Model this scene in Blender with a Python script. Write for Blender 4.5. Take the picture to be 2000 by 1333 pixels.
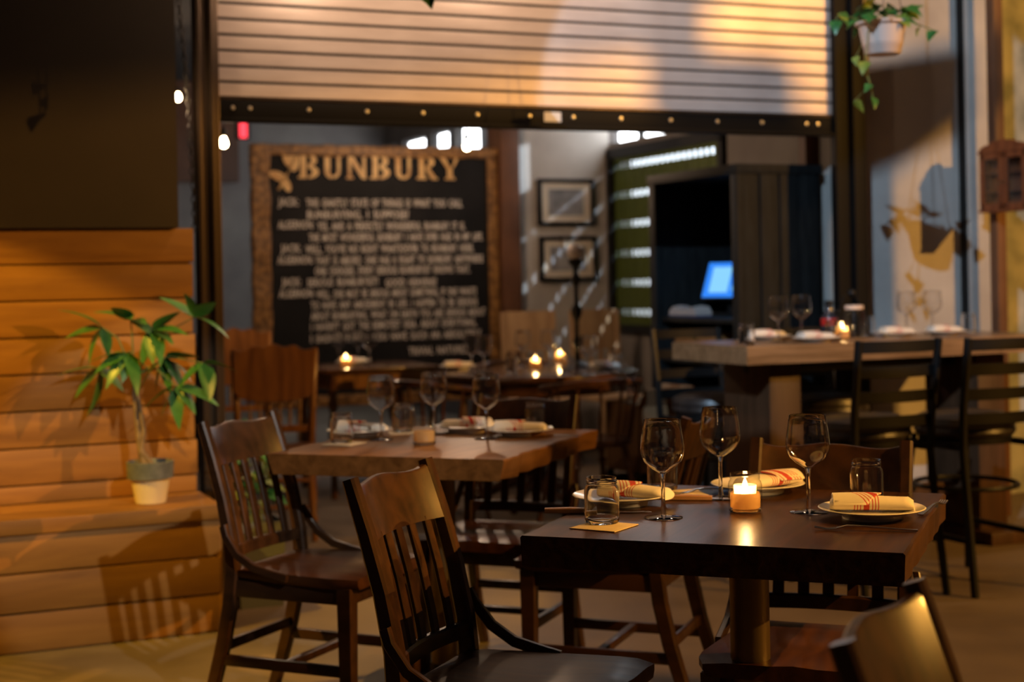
import bpy, bmesh, math, random
from mathutils import Vector, Matrix
R = math.radians
random.seed(7)
for o in list(bpy.data.objects): bpy.data.objects.remove(o)
SC = bpy.context.scene
COL = SC.collection

# ------------------------------------------------------------------ camera, world, big lights
CAM_H, FPX, ROLL, HZ = 1.27, 2963.0, 0.0189, 545.0          # calibrated on a 2000x1333 frame
cam = bpy.data.cameras.new('camera'); camo = bpy.data.objects.new('camera', cam); COL.objects.link(camo)
camo.location = (0, 0, CAM_H)
camo.matrix_world = Matrix.Translation((0, 0, CAM_H)) @ Matrix.Rotation(R(90), 4, 'X') @ Matrix.Rotation(-ROLL, 4, 'Z')
cam.sensor_width = 36; cam.lens = FPX / 2000 * 36
cam.shift_y = (HZ - 666.5) / 2000
cam.dof.use_dof = True; cam.dof.focus_distance = 2.95; cam.dof.aperture_fstop = 3.2
cam.clip_start = 0.05
SC.camera = camo
SC.view_settings.view_transform = 'Standard'; SC.view_settings.look = 'None'
SC.view_settings.gamma = 1; SC.view_settings.exposure = -0.12; SC.view_settings.use_curve_mapping = False
SC.cycles.use_denoising = True
SC.cycles.max_bounces = 8; SC.cycles.transparent_max_bounces = 24
SC.cycles.sample_clamp_indirect = 4.0

world = bpy.data.worlds.new('dusk'); SC.world = world; world.use_nodes = True
bg = world.node_tree.nodes['Background']
bg.inputs[0].default_value = (0.40, 0.46, 0.62, 1); bg.inputs[1].default_value = 0.016

PHI = R(23.6); CU, SU = math.cos(PHI), math.sin(PHI)         # the building is turned 23.6 degrees to the camera
def W(a, c, z=0.0): return Vector((CU * a - SU * c, SU * a + CU * c, z))   # room axes: a along the shutter, c away from it

def lamp(kind, name, loc, power, color, target=None, size=0.05, angle=60, blend=0.15):
    d = bpy.data.lights.new(name, kind); o = bpy.data.objects.new(name, d); COL.objects.link(o)
    o.location = loc; d.energy = power; d.color = color
    if kind == 'AREA': d.size = size
    else: d.shadow_soft_size = size
    if kind == 'SPOT': d.spot_size = R(angle); d.spot_blend = blend
    if target is not None:
        o.rotation_euler = (Vector(target) - Vector(loc)).to_track_quat('-Z', 'Y').to_euler()
    return o
WARM = (1.0, 0.47, 0.08)
LAMP = (7.4, 2.6, 3.9)
lamp('SPOT', 'sodium_street_lamp', LAMP, 2000, WARM, (0.6, 5.3, 0.9), 0.02, 90)
COOL = (-1.9, -3.2, 6.0)
lamp('SPOT', 'cool_flood_lamp', COOL, 3600, (0.50, 0.74, 1.0), (1.66, 7.3, 1.72), 0.02, 14, 0.06)
lamp('SPOT', 'sodium_wall_lamp', (-3.6, 2.6, 4.2), 1250, (1.0, .56, .05), (-1.62, 5.2, .3), .03, 26, .15)
lamp('SPOT', 'sodium_yard_lamp', (5.2, .9, 4.6), 1900, WARM, (-.05, 3.85, .2), .02, 15.5, .1)
lamp('SPOT', 'white_flood_lamp', (3.2, -2.6, 5.0), 1250, (0.95, 0.92, 0.85), (-1.15, 5.6, 0.45), 0.05, 9, 0.1)

# ------------------------------------------------------------------ pixel to world, for calibration of positions
def ray(px, py):
    a = px - 1000; b = HZ - py
    return Vector((a * math.cos(ROLL) + b * math.sin(ROLL), FPX, -a * math.sin(ROLL) + b * math.cos(ROLL)))
def onz(px, py, z):
    d = ray(px, py); t = (z - CAM_H) / d.z; return Vector((d.x * t, d.y * t, z))
def aty(px, py, y):
    d = ray(px, py); t = y / FPX; return Vector((d.x * t, y, CAM_H + d.z * t))
def onc(px, py, c):
    d = ray(px, py); t = c / (-SU * d.x + CU * d.y); p = d * t; return Vector((CU * p.x + SU * p.y, c, CAM_H + p.z))  # room coords

# ------------------------------------------------------------------ materials
def mat(name, color=(.5, .5, .5), rough=.5, metal=0, spec=.5, emit=None, es=0, coat=0):
    m = bpy.data.materials.new(name); m.use_nodes = True
    b = m.node_tree.nodes['Principled BSDF']
    b.inputs['Base Color'].default_value = (*color, 1); b.inputs['Roughness'].default_value = rough
    b.inputs['Metallic'].default_value = metal; b.inputs['Specular IOR Level'].default_value = spec
    b.inputs['Coat Weight'].default_value = coat; b.inputs['Coat Roughness'].default_value = 0.12
    if emit: b.inputs['Emission Color'].default_value = (*emit, 1); b.inputs['Emission Strength'].default_value = es
    return m
def N(m, t, **kw):
    n = m.node_tree.nodes.new(t)
    for k, v in kw.items(): setattr(n, k, v)
    return n
def L(m, a, b): m.node_tree.links.new(a, b)
def ramp(m, stops, interp='LINEAR'):
    r = N(m, 'ShaderNodeValToRGB'); cr = r.color_ramp; cr.interpolation = interp
    while len(cr.elements) < len(stops): cr.elements.new(.5)
    for e, (p, c) in zip(cr.elements, stops): e.position = p; e.color = (*c, 1)
    return r
def wood(name, dark, light, scale=(1.2, 14, 14), rough=.35, coat=0, bump=.15, knots=False, coord='Object', detail=5, vary=0.0, spec=.4):
    m = mat(name, light, rough, coat=coat, spec=spec); b = m.node_tree.nodes['Principled BSDF']
    tc = N(m, 'ShaderNodeTexCoord'); mp = N(m, 'ShaderNodeMapping'); mp.inputs['Scale'].default_value = scale
    L(m, tc.outputs[coord], mp.inputs['Vector'])
    n1 = N(m, 'ShaderNodeTexNoise'); n1.inputs['Scale'].default_value = 1.6; n1.inputs['Detail'].default_value = detail
    n1.inputs['Roughness'].default_value = .62; n1.inputs['Distortion'].default_value = .9
    L(m, mp.outputs[0], n1.inputs['Vector'])
    wv = N(m, 'ShaderNodeTexWave'); wv.inputs['Scale'].default_value = .55; wv.inputs['Distortion'].default_value = 12
    wv.inputs['Detail'].default_value = 3; wv.bands_direction = 'Y'
    L(m, mp.outputs[0], wv.inputs['Vector'])
    mx = N(m, 'ShaderNodeMath', operation='MULTIPLY_ADD'); mx.inputs[1].default_value = .16; L(m, wv.outputs['Fac'], mx.inputs[0])
    sc = N(m, 'ShaderNodeMath', operation='MULTIPLY'); sc.inputs[1].default_value = .88
    L(m, n1.outputs['Fac'], sc.inputs[0]); L(m, sc.outputs[0], mx.inputs[2])
    rp = ramp(m, [(.25, dark), (.75, light)]); L(m, mx.outputs[0], rp.inputs[0])
    out = rp.outputs[0]
    if vary:
        oi = N(m, 'ShaderNodeObjectInfo'); mr = N(m, 'ShaderNodeMapRange'); mr.inputs[3].default_value = 1 - vary; mr.inputs[4].default_value = 1 + vary
        L(m, oi.outputs['Random'], mr.inputs[0])
        hs = N(m, 'ShaderNodeHueSaturation'); L(m, mr.outputs[0], hs.inputs['Value']); L(m, out, hs.inputs['Color']); out = hs.outputs[0]
    if knots:
        v = N(m, 'ShaderNodeTexVoronoi'); v.inputs['Scale'].default_value = 1
        m2 = N(m, 'ShaderNodeMapping'); m2.inputs['Scale'].default_value = (2.2, 5, 5); L(m, tc.outputs[coord], m2.inputs['Vector'])
        L(m, m2.outputs[0], v.inputs['Vector'])
        kr = ramp(m, [(.03, (.12, .06, .03)), (.1, (1, 1, 1))]); L(m, v.outputs['Distance'], kr.inputs[0])
        mm = N(m, 'ShaderNodeMix', data_type='RGBA', blend_type='MULTIPLY'); mm.inputs[0].default_value = .8
        L(m, out, mm.inputs[6]); L(m, kr.outputs[0], mm.inputs[7]); out = mm.outputs[2]
    L(m, out, b.inputs['Base Color'])
    if bump:
        bp = N(m, 'ShaderNodeBump'); bp.inputs['Strength'].default_value = bump; bp.inputs['Distance'].default_value = .004
        L(m, mx.outputs[0], bp.inputs['Height']); L(m, bp.outputs[0], b.inputs['Normal'])
    return m
def noisy(name, c1, c2, scale=4, rough=.6, bump=.1, lo=.35, hi=.65, detail=6, spec=.5, metal=0, stretch=(1, 1, 1), rvar=0):
    m = mat(name, c1, rough, metal, spec); b = m.node_tree.nodes['Principled BSDF']
    tc = N(m, 'ShaderNodeTexCoord'); mp = N(m, 'ShaderNodeMapping'); mp.inputs['Scale'].default_value = stretch
    L(m, tc.outputs['Object'], mp.inputs[0])
    n = N(m, 'ShaderNodeTexNoise'); n.inputs['Scale'].default_value = scale; n.inputs['Detail'].default_value = detail
    L(m, mp.outputs[0], n.inputs['Vector'])
    rp = ramp(m, [(lo, c1), (hi, c2)]); L(m, n.outputs['Fac'], rp.inputs[0]); L(m, rp.outputs[0], b.inputs['Base Color'])
    if rvar:
        mr = N(m, 'ShaderNodeMapRange'); mr.inputs[3].default_value = rough - rvar; mr.inputs[4].default_value = rough + rvar
        L(m, n.outputs['Fac'], mr.inputs[0]); L(m, mr.outputs[0], b.inputs['Roughness'])
    if bump:
        bp = N(m, 'ShaderNodeBump'); bp.inputs['Strength'].default_value = bump; bp.inputs['Distance'].default_value = .01
        L(m, n.outputs['Fac'], bp.inputs['Height']); L(m, bp.outputs[0], b.inputs['Normal'])
    return m
def thin_glass(name, tint=(1, 1, 1), gain=1.0, rough=.02):
    m = bpy.data.materials.new(name); m.use_nodes = True; nt = m.node_tree
    nt.nodes.remove(nt.nodes['Principled BSDF']); out = nt.nodes['Material Output']
    t = N(m, 'ShaderNodeBsdfTransparent'); t.inputs[0].default_value = (*tint, 1)
    g = N(m, 'ShaderNodeBsdfGlossy'); g.inputs['Roughness'].default_value = rough
    f = N(m, 'ShaderNodeLayerWeight'); f.inputs[0].default_value = .5
    pw = N(m, 'ShaderNodeMath', operation='POWER'); pw.inputs[1].default_value = 4; L(m, f.outputs['Facing'], pw.inputs[0])
    mu = N(m, 'ShaderNodeMath', operation='MULTIPLY_ADD', use_clamp=True); mu.inputs[1].default_value = .42 * gain; mu.inputs[2].default_value = .045 * gain; L(m, pw.outputs[0], mu.inputs[0])
    x = N(m, 'ShaderNodeMixShader'); L(m, mu.outputs[0], x.inputs[0]); L(m, t.outputs[0], x.inputs[1]); L(m, g.outputs[0], x.inputs[2])
    L(m, x.outputs[0], out.inputs[0]); return m
def emitter(name, color, s):
    m = mat(name, (0, 0, 0), 1, emit=color, es=s); return m
def stripe_cloth(name):
    m = mat(name, (.72, .66, .58), .9, spec=.1); b = m.node_tree.nodes['Principled BSDF']
    tc = N(m, 'ShaderNodeTexCoord'); sp = N(m, 'ShaderNodeSeparateXYZ'); L(m, tc.outputs['UV'], sp.inputs[0])
    w, r = (.74, .68, .60), (.48, .07, .06)
    s = [(0, w), (.27, r), (.285, w), (.305, r), (.32, w), (.34, r), (.355, w), (.385, r), (.455, w), (.485, r), (.50, w), (.52, r), (.535, w), (.555, r), (.57, w)]
    rp = ramp(m, s, 'CONSTANT'); L(m, sp.outputs[0], rp.inputs[0])
    L(m, rp.outputs[0], b.inputs['Base Color'])
    n = N(m, 'ShaderNodeTexNoise'); n.inputs['Scale'].default_value = 60; L(m, tc.outputs['Object'], n.inputs['Vector'])
    bp = N(m, 'ShaderNodeBump'); bp.inputs['Strength'].default_value = .3; bp.inputs['Distance'].default_value = .002
    L(m, n.outputs['Fac'], bp.inputs['Height']); L(m, bp.outputs[0], b.inputs['Normal'])
    return m

MT = dict(
    seatw=wood('dark_seat_wood', (.028, .010, .004), (.085, .031, .011), (3, 12, 12), .33, coat=.05, spec=.10),
    chair=wood('dark_chair_wood', (.018, .0078, .0034), (.062, .026, .0105), (3, 10, 10), .37, coat=.12, spec=.36, bump=.05),
    slab=wood('table_slab_wood', (.016, .007, .0035), (.066, .028, .012), (22, 1.5, 22), .30, coat=0, spec=.09, bump=.12),
    slab2=wood('table_slab_honey', (.085, .036, .010), (.23, .105, .032), (14, 1.4, 14), .40, coat=0, bump=.12, spec=.12),
    barwood=wood('bar_slab_wood', (.13, .07, .03), (.34, .20, .10), (1.5, 18, 18), .35, coat=.2, bump=.25),
    barleg=wood('bar_leg_wood', (.035, .015, .006), (.09, .04, .018), (14, 14, 1.5), .5),
    plank=wood('pine_plank', (.20, .082, .013), (.38, .175, .034), (1.1, 9, 9), .55, knots=True, bump=.15, vary=.16),
    oak=wood('oak_chair_wood', (.10, .036, .008), (.24, .10, .028), (9, 9, 1.6), .35, coat=.3),
    oakd=wood('brown_chair_wood', (.030, .011, .005), (.10, .036, .012), (9, 9, 2), .4, coat=.2),
    tan=wood('tan_chair_wood', (.34, .20, .10), (.52, .34, .18), (6, 6, 1.5), .5),
    cherry=wood('cherry_cabinet_wood', (.13, .032, .010), (.27, .075, .022), (8, 8, 1.4), .5),
    farwood=wood('far_table_wood', (.03, .012, .006), (.11, .045, .018), (2, 9, 9), .25, coat=.4),
    frame=noisy('carved_gilt_frame', (.10, .045, .012), (.34, .17, .05), 26, .45, .9),
    board=noisy('black_board', (.007, .007, .008), (.015, .0145, .016), 3, .6, .03, spec=.15),
    chalk=noisy('chalk_paint', (.50, .44, .38), (.74, .68, .62), 40, .9, 0),
    gold=noisy('gold_letter_paint', (.55, .30, .10), (.80, .55, .24), 9, .5, .1),
    concrete=noisy('cast_concrete', (.36, .33, .30), (.50, .47, .43), 2.4, .8, .15),
    moss=noisy('mossy_concrete', (.20, .22, .19), (.46, .46, .40), 5, .85, .3),
    plaster=noisy('dim_plaster', (.17, .15, .14), (.24, .22, .20), 2, .8, .08),
    brown=noisy('brown_wall_board', (.085, .035, .016), (.16, .065, .028), 3, .6, .1),
    darkwall=noisy('dark_painted_wall', (.034, .024, .015), (.050, .036, .023), 1.5, .75, .05),
    ceil=noisy('dark_ceiling', (.02, .018, .016), (.035, .031, .028), 2, .85, .05),
    floor=noisy('worn_concrete_floor', (.115, .082, .056), (.245, .185, .13), 1.6, .50, .10, .3, .7, 9, spec=.25, rvar=.12),
    slat=noisy('galvanised_slat', (.54, .44, .39), (.68, .57, .51), 3.0, .36, .02, metal=.15, stretch=(1, 1, 4)),
    blackm=mat('black_metal', (.008, .0075, .0075), .42, 0, .25),
    bar=mat('black_bottom_bar', (.006, .0055, .0055), .55, 0, .12), blackwood=noisy('black_stained_wood', (.006, .0065, .007), (.011, .012, .012), 6, .6, .1, spec=.15, stretch=(6, 6, 1)),
    post=noisy('brown_steel_post', (.050, .032, .020), (.085, .056, .036), 8, .38, .05, metal=.6, stretch=(1, 1, .1)),
    steel=mat('bolt_steel', (.55, .52, .48), .35, .8),
    brass=noisy('aged_brass_column', (.16, .11, .05), (.24, .17, .08), 12, .42, .05, metal=.8, stretch=(1, 1, .2)),
    cutlery=mat('cutlery_steel', (.62, .60, .57), .18, 1),
    knifewood=mat('knife_handle_wood', (.34, .17, .07), .5),
    vinyl=noisy('black_vinyl', (.020, .016, .015), (.035, .028, .026), 30, .38, .15),
    plate=mat('white_china', (.78, .74, .68), .18, coat=.4),
    coaster=noisy('kraft_paper', (.58, .46, .30), (.66, .54, .37), 30, .9, .1),
    napkin=stripe_cloth('striped_napkin'),
    glass=thin_glass('wine_glass', gain=1.5), stemg=None, jar=thin_glass('jar_glass', (.96, .97, .95), 1.9, .03),
    pane=thin_glass('pane_glass', (.9, .92, .9), 1.0),
    wax=None, flame=emitter('flame', (1.0, .62, .24), 45),
    bulb=emitter('bulb_glow', (1.0, .70, .36), 60), socket=mat('bulb_socket', (.02, .018, .016), .5),
    daylight=emitter('daylit_pane', (.95, .97, 1.0), 9), exitred=emitter('exit_red', (1.0, .05, .07), 2.6),
    screen=emitter('screen_blue', (.03, .24, .95), 1.15), screenl=emitter('screen_window', (.26, .66, 1.0), 1.1),
    white=mat('white_plastic', (.62, .50, .44), .55), paper=mat('paper_white', (.70, .66, .60), .9),
    soil=mat('soil', (.03, .02, .014), .95), potc=mat('pot_cream', (.74, .60, .34), .6),
    potd=noisy('pot_rim_grey', (.10, .11, .10), (.17, .18, .17), 20, .6, .1),
    leaf=noisy('glossy_leaf', (.035, .13, .022), (.075, .22, .05), 12, .35, 0), leafy=noisy('yellow_green_leaf', (.16, .22, .02), (.32, .34, .05), 9, .5, 0),
    leafd=mat('dry_leaf', (.45, .26, .10), .7), stem=noisy('plant_stem', (.16, .10, .045), (.30, .20, .10), 30, .7, .2), vine=mat('vine_stem', (.14, .18, .05), .6),
    planter=mat('slate_planter', (.10, .11, .12), .6), green=noisy('green_screen_band', (.045, .07, .010), (.11, .15, .022), 30, .6, .1, stretch=(8, 8, .6)),
    photo=noisy('grey_photograph', (.10, .10, .11), (.36, .35, .36), 6, .4, 0), matb=mat('picture_mount', (.62, .55, .45), .8),
    red=mat('red_plastic', (.45, .02, .015), .35), darkglass=mat('dark_bottle', (.03, .03, .04), .1, coat=.5), amber=wood('cigar_box_wood', (.20, .075, .02), (.34, .14, .04), (4, 9, 9), .5),
    carton=mat('cardboard', (.22, .11, .045), .8), cloth=mat('grey_cloth', (.36, .30, .27), .9), navy=mat('navy_cloth', (.03, .04, .09), .9),
    cream=mat('cream_shade', (.45, .42, .32), .8), globe=mat('globe_glass', (.70, .60, .54), .3), rope=mat('chain_steel', (.05, .045, .04), .4, .7),
    screenwhite=mat('reflector_white', (.8, .8, .8), .9), hedge=mat('ivy', (.07, .14, .02), .7),
)
sg = mat('stem_glass', (1, 1, 1), .02); sg.node_tree.nodes['Principled BSDF'].inputs['Transmission Weight'].default_value = 1; sg.node_tree.nodes['Principled BSDF'].inputs['IOR'].default_value = 1.5
MT['stemg'] = sg
wx = bpy.data.materials.new('candle_wax'); wx.use_nodes = True; _b = wx.node_tree.nodes['Principled BSDF']; wx.node_tree.nodes.remove(_b)
_d = N(wx, 'ShaderNodeBsdfDiffuse'); _d.inputs[0].default_value = (.80, .60, .33, 1); _t = N(wx, 'ShaderNodeBsdfTranslucent'); _t.inputs[0].default_value = (1.0, .72, .40, 1)
_m = N(wx, 'ShaderNodeMixShader'); _m.inputs[0].default_value = .6; L(wx, _d.outputs[0], _m.inputs[1]); L(wx, _t.outputs[0], _m.inputs[2]); L(wx, _m.outputs[0], wx.node_tree.nodes['Material Output'].inputs[0]); MT['wax'] = wx

# ------------------------------------------------------------------ mesh building
class MB:
    def __init__(s): s.v = []; s.f = []; s.uv = None
    def add(s, vs, fs):
        b = len(s.v); s.v += [tuple(v) for v in vs]; s.f += [tuple(i + b for i in f) for f in fs]; return s
    def box(s, c, d, rot=None, bev=0):
        if bev <= 0:
            x, y, z = d[0] / 2, d[1] / 2, d[2] / 2
            vs = [Vector((i * x, j * y, k * z)) for i in (-1, 1) for j in (-1, 1) for k in (-1, 1)]
            fs = [(0, 1, 3, 2), (4, 6, 7, 5), (0, 4, 5, 1), (2, 3, 7, 6), (0, 2, 6, 4), (1, 5, 7, 3)]
        else:
            bm = bmesh.new(); bmesh.ops.create_cube(bm, size=1)
            for v in bm.verts: v.co = Vector((v.co.x * d[0], v.co.y * d[1], v.co.z * d[2]))
            bmesh.ops.bevel(bm, geom=bm.edges[:], offset=min(bev, min(d) * .45), segments=2, affect='EDGES', profile=.6)
            bm.verts.index_update(); vs = [v.co.copy() for v in bm.verts]; fs = [[v.index for v in f.verts] for f in bm.faces]; bm.free()
        if rot is not None: vs = [rot @ v for v in vs]
        return s.add([v + Vector(c) for v in vs], fs)
    def span(s, p, q, bev=0):
        p, q = Vector(p), Vector(q); return s.box((p + q) / 2, [abs(q[i] - p[i]) for i in range(3)], None, bev)
    def loft(s, loops, cap=True, close=False):
        n = len(loops[0]); vs = [p for l in loops for p in l]; fs = []
        m = len(loops)
        for i in range(m - 1 + (1 if close else 0)):
            j = (i + 1) % m
            for k in range(n):
                k2 = (k + 1) % n; fs.append((i * n + k, i * n + k2, j * n + k2, j * n + k))
        if cap and not close: fs += [tuple(range(n))[::-1], tuple((m - 1) * n + k for k in range(n))]
        return s.add(vs, fs)
    def lathe(s, prof, c=(0, 0, 0), seg=28, cap=True):
        loops = [[(c[0] + r * math.cos(2 * math.pi * k / seg), c[1] + r * math.sin(2 * math.pi * k / seg), c[2] + z) for k in range(seg)] for r, z in prof]
        return s.loft(loops, cap)
    def tube(s, path, r, seg=8, cap=True):
        path = [Vector(p) for p in path]; rs = r if isinstance(r, (list, tuple)) else [r] * len(path); loops = []
        for i, p in enumerate(path):
            t = (path[min(i + 1, len(path) - 1)] - path[max(i - 1, 0)]).normalized()
            up = Vector((0, 0, 1)) if abs(t.z) < .9 else Vector((1, 0, 0))
            e1 = t.cross(up).normalized(); e2 = t.cross(e1)
            loops.append([p + rs[i] * (math.cos(2 * math.pi * k / seg) * e1 + math.sin(2 * math.pi * k / seg) * e2) for k in range(seg)])
        return s.loft(loops, cap)
    def turned(s, p, q, prof, seg=10):                       # turned rod from p to q, prof: (t, r)
        p, q = Vector(p), Vector(q); return s.tube([p.lerp(q, t) for t, _ in prof], [r for _, r in prof], seg)
    def strip(s, path, w, t, axis):                          # bar of width w along 'axis', thickness t, following path
        path = [Vector(p) for p in path]; ax = Vector(axis); loops = []
        for i, p in enumerate(path):
            d = (path[min(i + 1, len(path) - 1)] - path[max(i - 1, 0)]).normalized(); nn = d.cross(ax).normalized()
            tt = t[i] if isinstance(t, (list, tuple)) else t; ww = w[i] if isinstance(w, (list, tuple)) else w
            e = min(tt, ww) * .18
            loops.append([p + ax * x + nn * y for x, y in ((-ww / 2 + e, -tt / 2), (ww / 2 - e, -tt / 2), (ww / 2, -tt / 2 + e), (ww / 2, tt / 2 - e), (ww / 2 - e, tt / 2), (-ww / 2 + e, tt / 2), (-ww / 2, tt / 2 - e), (-ww / 2, -tt / 2 + e))])
        return s.loft(loops)
    def prism(s, poly, y0, y1, M=None):                      # polygon in xz, extruded along y
        a = [Vector((x, y0, z)) for x, z in poly]; b = [Vector((x, y1, z)) for x, z in poly]
        if M is not None: a = [M @ v for v in a]; b = [M @ v for v in b]
        return s.loft([a, b])
    def sphere(s, c, r, seg=14, sz=1):
        prof = [(max(1e-4, r * math.sin(math.pi * i / 8)), -r * sz * math.cos(math.pi * i / 8)) for i in range(9)]
        return s.lathe(prof, c, seg)
    def mesh(s, name, m, angle=38, uv=None):
        me = bpy.data.meshes.new(name); me.from_pydata(s.v, [], s.f); me.validate(); me.update()
        bm = bmesh.new(); bm.from_mesh(me); bmesh.ops.recalc_face_normals(bm, faces=bm.faces[:]); bm.to_mesh(me); bm.free()
        for p in me.polygons: p.use_smooth = True
        me.set_sharp_from_angle(angle=R(angle))
        me.materials.append(MT[m] if isinstance(m, str) else m)
        if uv:
            l = me.uv_layers.new(name='map')
            for lp in me.loops: l.data[lp.index].uv = uv(me.vertices[lp.vertex_index].co)
        return me

def put(name, me, parent=None, loc=(0, 0, 0), rz=0):
    o = bpy.data.objects.new(name, me); COL.objects.link(o); o.location = loc; o.rotation_euler = (0, 0, rz)
    if parent: o.parent = parent
    return o
def part(name, mb, m, parent, label=None, uv=None, angle=38):
    o = put(name, mb.mesh(name, m, angle, uv), parent)
    if label: o['label'] = label
    return o
def tag(o, label, cat, group=None):
    o['label'] = label; o['category'] = cat
    if group: o['group'] = group
    return o
def thing(name, label, cat, loc=(0, 0, 0), rz=0, group=None):
    o = bpy.data.objects.new(name, None); COL.objects.link(o); o.empty_display_size = .05
    o.location = loc; o.rotation_euler = (0, 0, rz); return tag(o, label, cat, group)
def solo(name, mb, m, label, cat, loc=(0, 0, 0), rz=0, group=None, uv=None):
    return tag(put(name, mb.mesh(name, m, 38, uv), None, loc, rz), label, cat, group)
def struct(name, mb, m, loc=(0, 0, 0), rz=0):
    o = put(name, mb.mesh(name, m), None, loc, rz); o['kind'] = 'structure'; return o
def dup(o, loc, rz, label, group=None, sc=None):
    def rec(src, par):
        c = src.copy(); COL.objects.link(c); c.parent = par
        if src.type == 'LIGHT': c.data = src.data
        for ch in src.children: rec(ch, c)
        return c
    r = rec(o, None); r.location = loc; r.rotation_euler = (0, 0, rz); r['label'] = label
    if group: r['group'] = group
    if sc: r.scale = sc
    return r
RZ = PHI                                                     # things set square with the building

# ================================================================== THE SETTING
struct('floor', MB().span((-9, -5, -.1), (12, 20, 0)), 'floor')
CSH = 6.30                                                   # plane of the roller shutter
# plank wall with bench, at the left; local x = a, local y = c
A0, A1 = -1.2, 1.228
wl = MB(); wl.span((A0, 5.925, 0), (A1 - .012, 5.985, 1.485)); wl.span((A0, 5.54, 0), (A1 - .012, 5.925, .41))
WL = struct('wall_left', wl, 'darkwall', (0, 0, 0), RZ)
zs = [1.490, 1.354, 1.217, 1.080, .943, .806, .669, .532]
for i, z in enumerate(zs):
    b = MB(); zb = max(z - .137 + .006, .467 + .001)
    b.span((A0, 5.893 + .003 * (i % 2), zb), (A1 - .004 * (i % 3), 5.925, z), .004); part('plank', b, 'plank', WL)
for i, (z1, z0) in enumerate(((.410, .281), (.275, .143), (.137, .004))):
    b = MB(); b.span((A0, 5.512 - .003 * (i % 2), z0), (A1 - .003 * i, 5.54, z1), .004); part('plank', b, 'plank', WL)
b = MB(); b.span((A0, 5.500, .413), (A1 + .006, 5.70, .467), .005); part('bench_board', b, 'plank', WL)
b = MB(); b.span((A0, 5.703, .413), (A1 + .006, 5.892, .467), .005); part('bench_board', b, 'plank', WL)
b = MB(); b.span((A1 - .010, 5.512, .0), (A1 + .004, 5.90, .41), .003); part('end_board', b, 'plank', WL)
# dark painted wall above the planks
struct('wall_upper_left', MB().span((A0, 5.86, 1.492), (1.165, 5.99, 3.6)), 'darkwall', (0, 0, 0), RZ)
# post and guide rails at the sides of the shutter opening: brown steel profile with two ridges
pm = MB(); pm.span((1.318, 6.215, 0), (1.415, 6.30, 3.6), .006); pm.span((1.318, 6.20, 0), (1.338, 6.22, 3.6), .004); pm.span((1.372, 6.195, 0), (1.386, 6.22, 3.6), .004)
struct('trim_1', pm, 'post', (0, 0, 0), RZ)
# added blockers out of frame: boards and posts shaped to shade the lamp beams
def between(p, t, src=LAMP): return Vector(src).lerp(Vector(p), t)
def shade(name, src, ref, t, polys, th=.03):                # added light-blocking boards, each a polygon on one upright plane
    o = between(ref, t, src); dv = Vector((src[0] - ref[0], src[1] - ref[1], 0)).normalized(); lat = Vector((-dv.y, dv.x, 0)); mb = MB()
    for poly in polys:
        pts = []
        for q in poly:
            if len(q) == 2: pts.append(q); continue
            d = Vector(q) - Vector(src); k = (o - Vector(src)).dot(dv) / d.dot(dv); h = Vector(src) + d * k; pts.append(((h - o).dot(lat), h.z))
        a_ = [o + lat * y + Vector((0, 0, z - o.z)) + dv * th for y, z in pts]; b_ = [v - dv * 2 * th for v in a_]; mb.loft([a_, b_])
    return struct(name, mb, 'darkwall')
def SHT(a, z): return tuple(W(a, 6.3, z))
def RWL(a, z): return tuple(W(a, 6.4, z))
cf = between((-1.0, 5.6, 1.8), .13)
def lat_of(q):
    dv = Vector((LAMP[0] + 1.0, LAMP[1] - 5.6, 0)).normalized(); lat = Vector((-dv.y, dv.x, 0)); d = Vector(q) - Vector(LAMP)
    k = (cf - Vector(LAMP)).dot(dv) / d.dot(dv); return ((Vector(LAMP) + d * k) - cf).dot(lat)
yA, yB = lat_of(tuple(W(-3.5, 5.86, 1.5))), lat_of(SHT(3.50, 2))
shade('light_blocker_1', LAMP, (-1.0, 5.6, 1.8), .13, [[(yA, cf.z + .045), (yB, cf.z + .045), (yB, 4.9), (yA, 4.9)], [SHT(3.50, 1.985), SHT(4.24, 1.985), SHT(4.24, 2.33), SHT(3.74, 2.33), SHT(3.74, 2.62), SHT(3.50, 2.52)],
    [SHT(3.50, 2.52), SHT(3.74, 2.62), SHT(4.24, 2.75), SHT(4.24, 3.4), SHT(3.50, 3.4)]])  # added board, with a gap shaped to pass a patch of lamplight
shade('light_blocker_2', LAMP, RWL(5, 2), .20, [[RWL(4.66, 1.60), RWL(5.40, 2.10), RWL(5.40, 2.46), RWL(4.66, 2.30)]])  # added board, shaped to throw a dark band on the right wall
shade('light_blocker_3', COOL, RWL(5, 2), .30, [[RWL(4.62, 1.74), RWL(5.40, 2.02), RWL(5.42, 2.40), RWL(4.62, 2.28)]])  # added board before the cool lamp, shaped for that same dark band
for nm, q, w_, t_ in (('light_blocker_4', W(4.86, 6.4, 1.5), .030, .36), ('light_blocker_5', (.53, 4.40, .7), .085, .30)):  # added posts: one shades a wall stripe, the other a chair back
    cp = between(tuple(q), t_); struct(nm, MB().span((-w_, -w_, 0), (w_, w_, 3.3 if nm == 'light_blocker_4' else 3.0)), 'darkwall', (cp.x, cp.y, 0), .7)
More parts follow.
